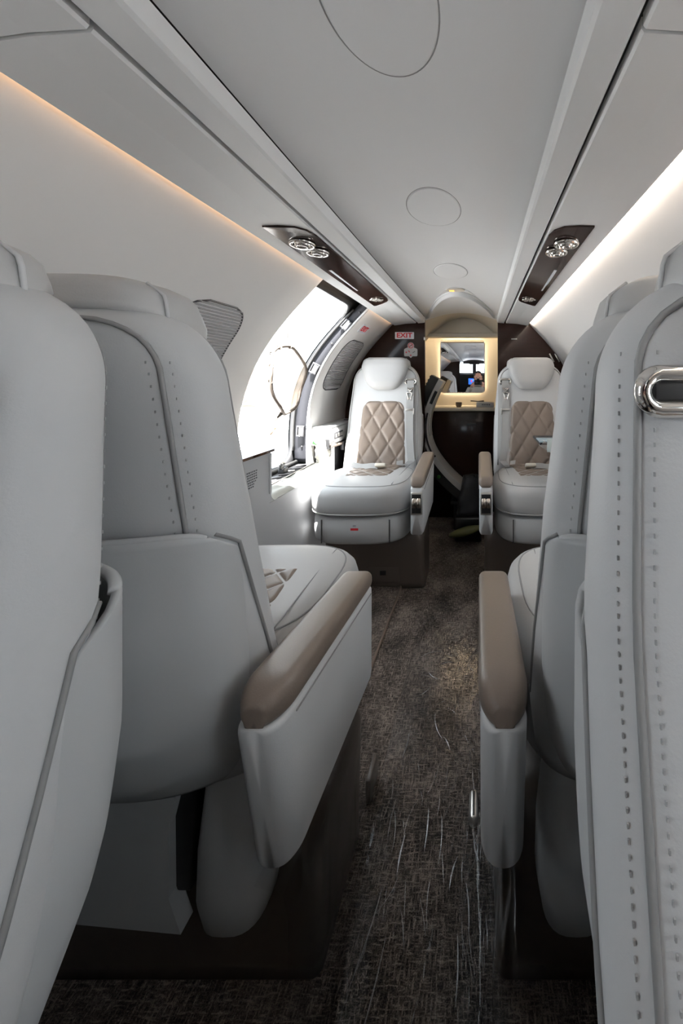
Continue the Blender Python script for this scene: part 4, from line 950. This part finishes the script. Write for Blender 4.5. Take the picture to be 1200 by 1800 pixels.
# photographer, crouching in the aisle behind the camera
def skinned(name, nodes, edges, m, parent, sub=2):
    me = bpy.data.meshes.new(name); me.from_pydata([n_[0] for n_ in nodes], edges, []); me.materials.append(MATS[m])
    o = bpy.data.objects.new(name, me); COL.objects.link(o)
    if parent: o.parent = parent
    md = o.modifiers.new('skin', 'SKIN'); md.use_smooth_shade = True
    for i, n_ in enumerate(nodes):
        sv = me.skin_vertices[0].data[i]; r = n_[1]; sv.radius = r if isinstance(r, tuple) else (r, r); sv.use_root = (i == 0)
    sb = o.modifiers.new('sub', 'SUBSURF'); sb.levels = sub; sb.render_levels = sub
    return o
px, py_ = 0.10, -0.70
per = thing('person', 'person in a light beige shirt crouching with a black camera, seen only in the mirror', 'person', (px, py_, 0))
N_ = [((0, -0.05, 0.42), (0.15, 0.11)), ((0, -0.03, 0.58), (0.14, 0.10)), ((0, 0.0, 0.74), (0.155, 0.105)), ((0, 0.02, 0.86), (0.13, 0.085)), ((0, 0.035, 0.915), 0.055), ((0, 0.05, 0.95), 0.05),
      ((-0.16, 0.02, 0.86), 0.055), ((-0.22, 0.09, 0.72), 0.045), ((-0.12, 0.26, 0.90), 0.034),
      ((0.16, 0.02, 0.86), 0.055), ((0.20, 0.09, 0.72), 0.045), ((0.12, 0.26, 0.90), 0.034)]
body = skinned('body', N_, [(0, 1), (1, 2), (2, 3), (3, 4), (4, 5), (3, 6), (6, 7), (7, 8), (3, 9), (9, 10), (10, 11)], 'shirt', per)
N_ = [((0, -0.05, 0.40), (0.15, 0.12)), ((-0.09, -0.02, 0.38), 0.09), ((-0.09, 0.28, 0.42), 0.07), ((-0.09, 0.16, 0.08), 0.048), ((-0.09, 0.26, 0.045), 0.04), ((0.07, -0.02, 0.38), 0.09), ((0.07, 0.20, 0.10), 0.07), ((0.07, -0.18, 0.07), 0.05), ((0.07, -0.25, 0.05), 0.04)]
skinned('trousers', N_, [(0, 1), (1, 2), (2, 3), (3, 4), (0, 5), (5, 6), (6, 7), (7, 8)], 'trousers', per)
m = MB(); rings = []
for k in range(18):
    t = k/17; z = 0.955+0.225*t; w_ = interp(t, [0, 0.12, 0.35, 0.6, 0.85, 1], [0.03, 0.05, 0.066, 0.075, 0.06, 0.012]); d_ = interp(t, [0, 0.12, 0.35, 0.6, 0.85, 1], [0.04, 0.07, 0.088, 0.096, 0.078, 0.015])
    ring = []
    for j in range(28):
        q = 2*PI*j/28; y = d_*math.sin(q); x = w_*math.cos(q)
        if y > 0.6*d_ and abs(x) < 0.016 and 0.3 < t < 0.55: y += 0.020*(1-abs(x)/0.016)*(1-abs(t-0.36)/0.2 if abs(t-0.36) < 0.2 else 0)
        ring.append((x, 0.075+y, z))
    rings.append(ring)
m.loft(rings); hd_ = m.build('head', 'skin', per)
m = MB()
for s in (-1, 1): m.box((s*0.074, 0.07, 1.06), (0.014, 0.03, 0.055), 0.006)
m.build('ears', 'skin', hd_)
m = MB()
for s in (-1, 1): m.lathe([(0.0001, -0.011), (0.008, -0.008), (0.011, 0), (0.008, 0.008), (0.0001, 0.011)], Matrix.Translation((s*0.030, 0.155, 1.07)), 12)
m.build('eyes', 'charcoal', hd_)
m = MB(); m.box((0, 0.160, 0.995), (0.045, 0.012, 0.010), 0.004); m.build('mouth', 'red', hd_)
m = MB(); rings = []
for k in range(12):
    t = k/11; z = 1.06+0.135*t; q_ = math.sqrt(max(0, 1-(t*0.98)**2.4)); rings.append([((0.082*q_)*math.cos(q), 0.060+(0.104*q_)*math.sin(q)*(0.86 if math.sin(q) > 0 and t < 0.35 else 1), z) for q in [2*PI*j/28 for j in range(28)]])
m.loft(rings); m.build('hair', 'hair', hd_)
for s in (-1, 1):                            # hands on the camera, four fingers and a thumb each
    h = Vector((s*0.105, 0.285, 0.93))
    nodes = [((s*0.118, 0.262, 0.905), 0.026), ((s*0.100, 0.292, 0.945), (0.030, 0.018))]; edges = [(0, 1)]
    for k in range(4):
        b0 = len(nodes); x_ = 0.085-0.0*k; zz_ = 0.915+0.021*k; ln = (0.85, 1, 1.05, 0.95)[k]
        nodes += [((s*0.092, 0.305, zz_+0.008), 0.0105), ((s*(0.080-0.01*ln), 0.335, zz_+0.012), 0.0095), ((s*(0.058-0.012*ln), 0.348, zz_+0.010), 0.0082)]
        edges += [(1, b0), (b0, b0+1), (b0+1, b0+2)]
    b0 = len(nodes); nodes += [((s*0.085, 0.275, 0.975), 0.012), ((s*0.060, 0.272, 0.990), 0.0105)]; edges += [(1, b0), (b0, b0+1)]
    skinned('hand', nodes, edges, 'skin', per)
cm = thing('camera_body', 'black camera held by the person, seen only in the mirror', 'camera', (px+0.0, py_+0.34, 0.99))
m = MB(); m.box((0, 0, 0), (0.135, 0.045, 0.085), 0.010); m.build('camera_case', 'black', cm)
m = MB(); m.box((0, -0.004, 0.052), (0.05, 0.05, 0.028), 0.008); m.build('viewfinder', 'black', cm)
m = MB(); m.lathe([(0.0001, 0), (0.036, 0), (0.036, 0.03), (0.04, 0.035), (0.04, 0.062), (0.034, 0.062), (0.030, 0.045), (0.0001, 0.042)], Matrix.Translation((0, 0.02, 0.0)) @ Matrix.Rotation(-PI/2, 4, 'X'), 28); m.build('camera_lens', 'black', cm)
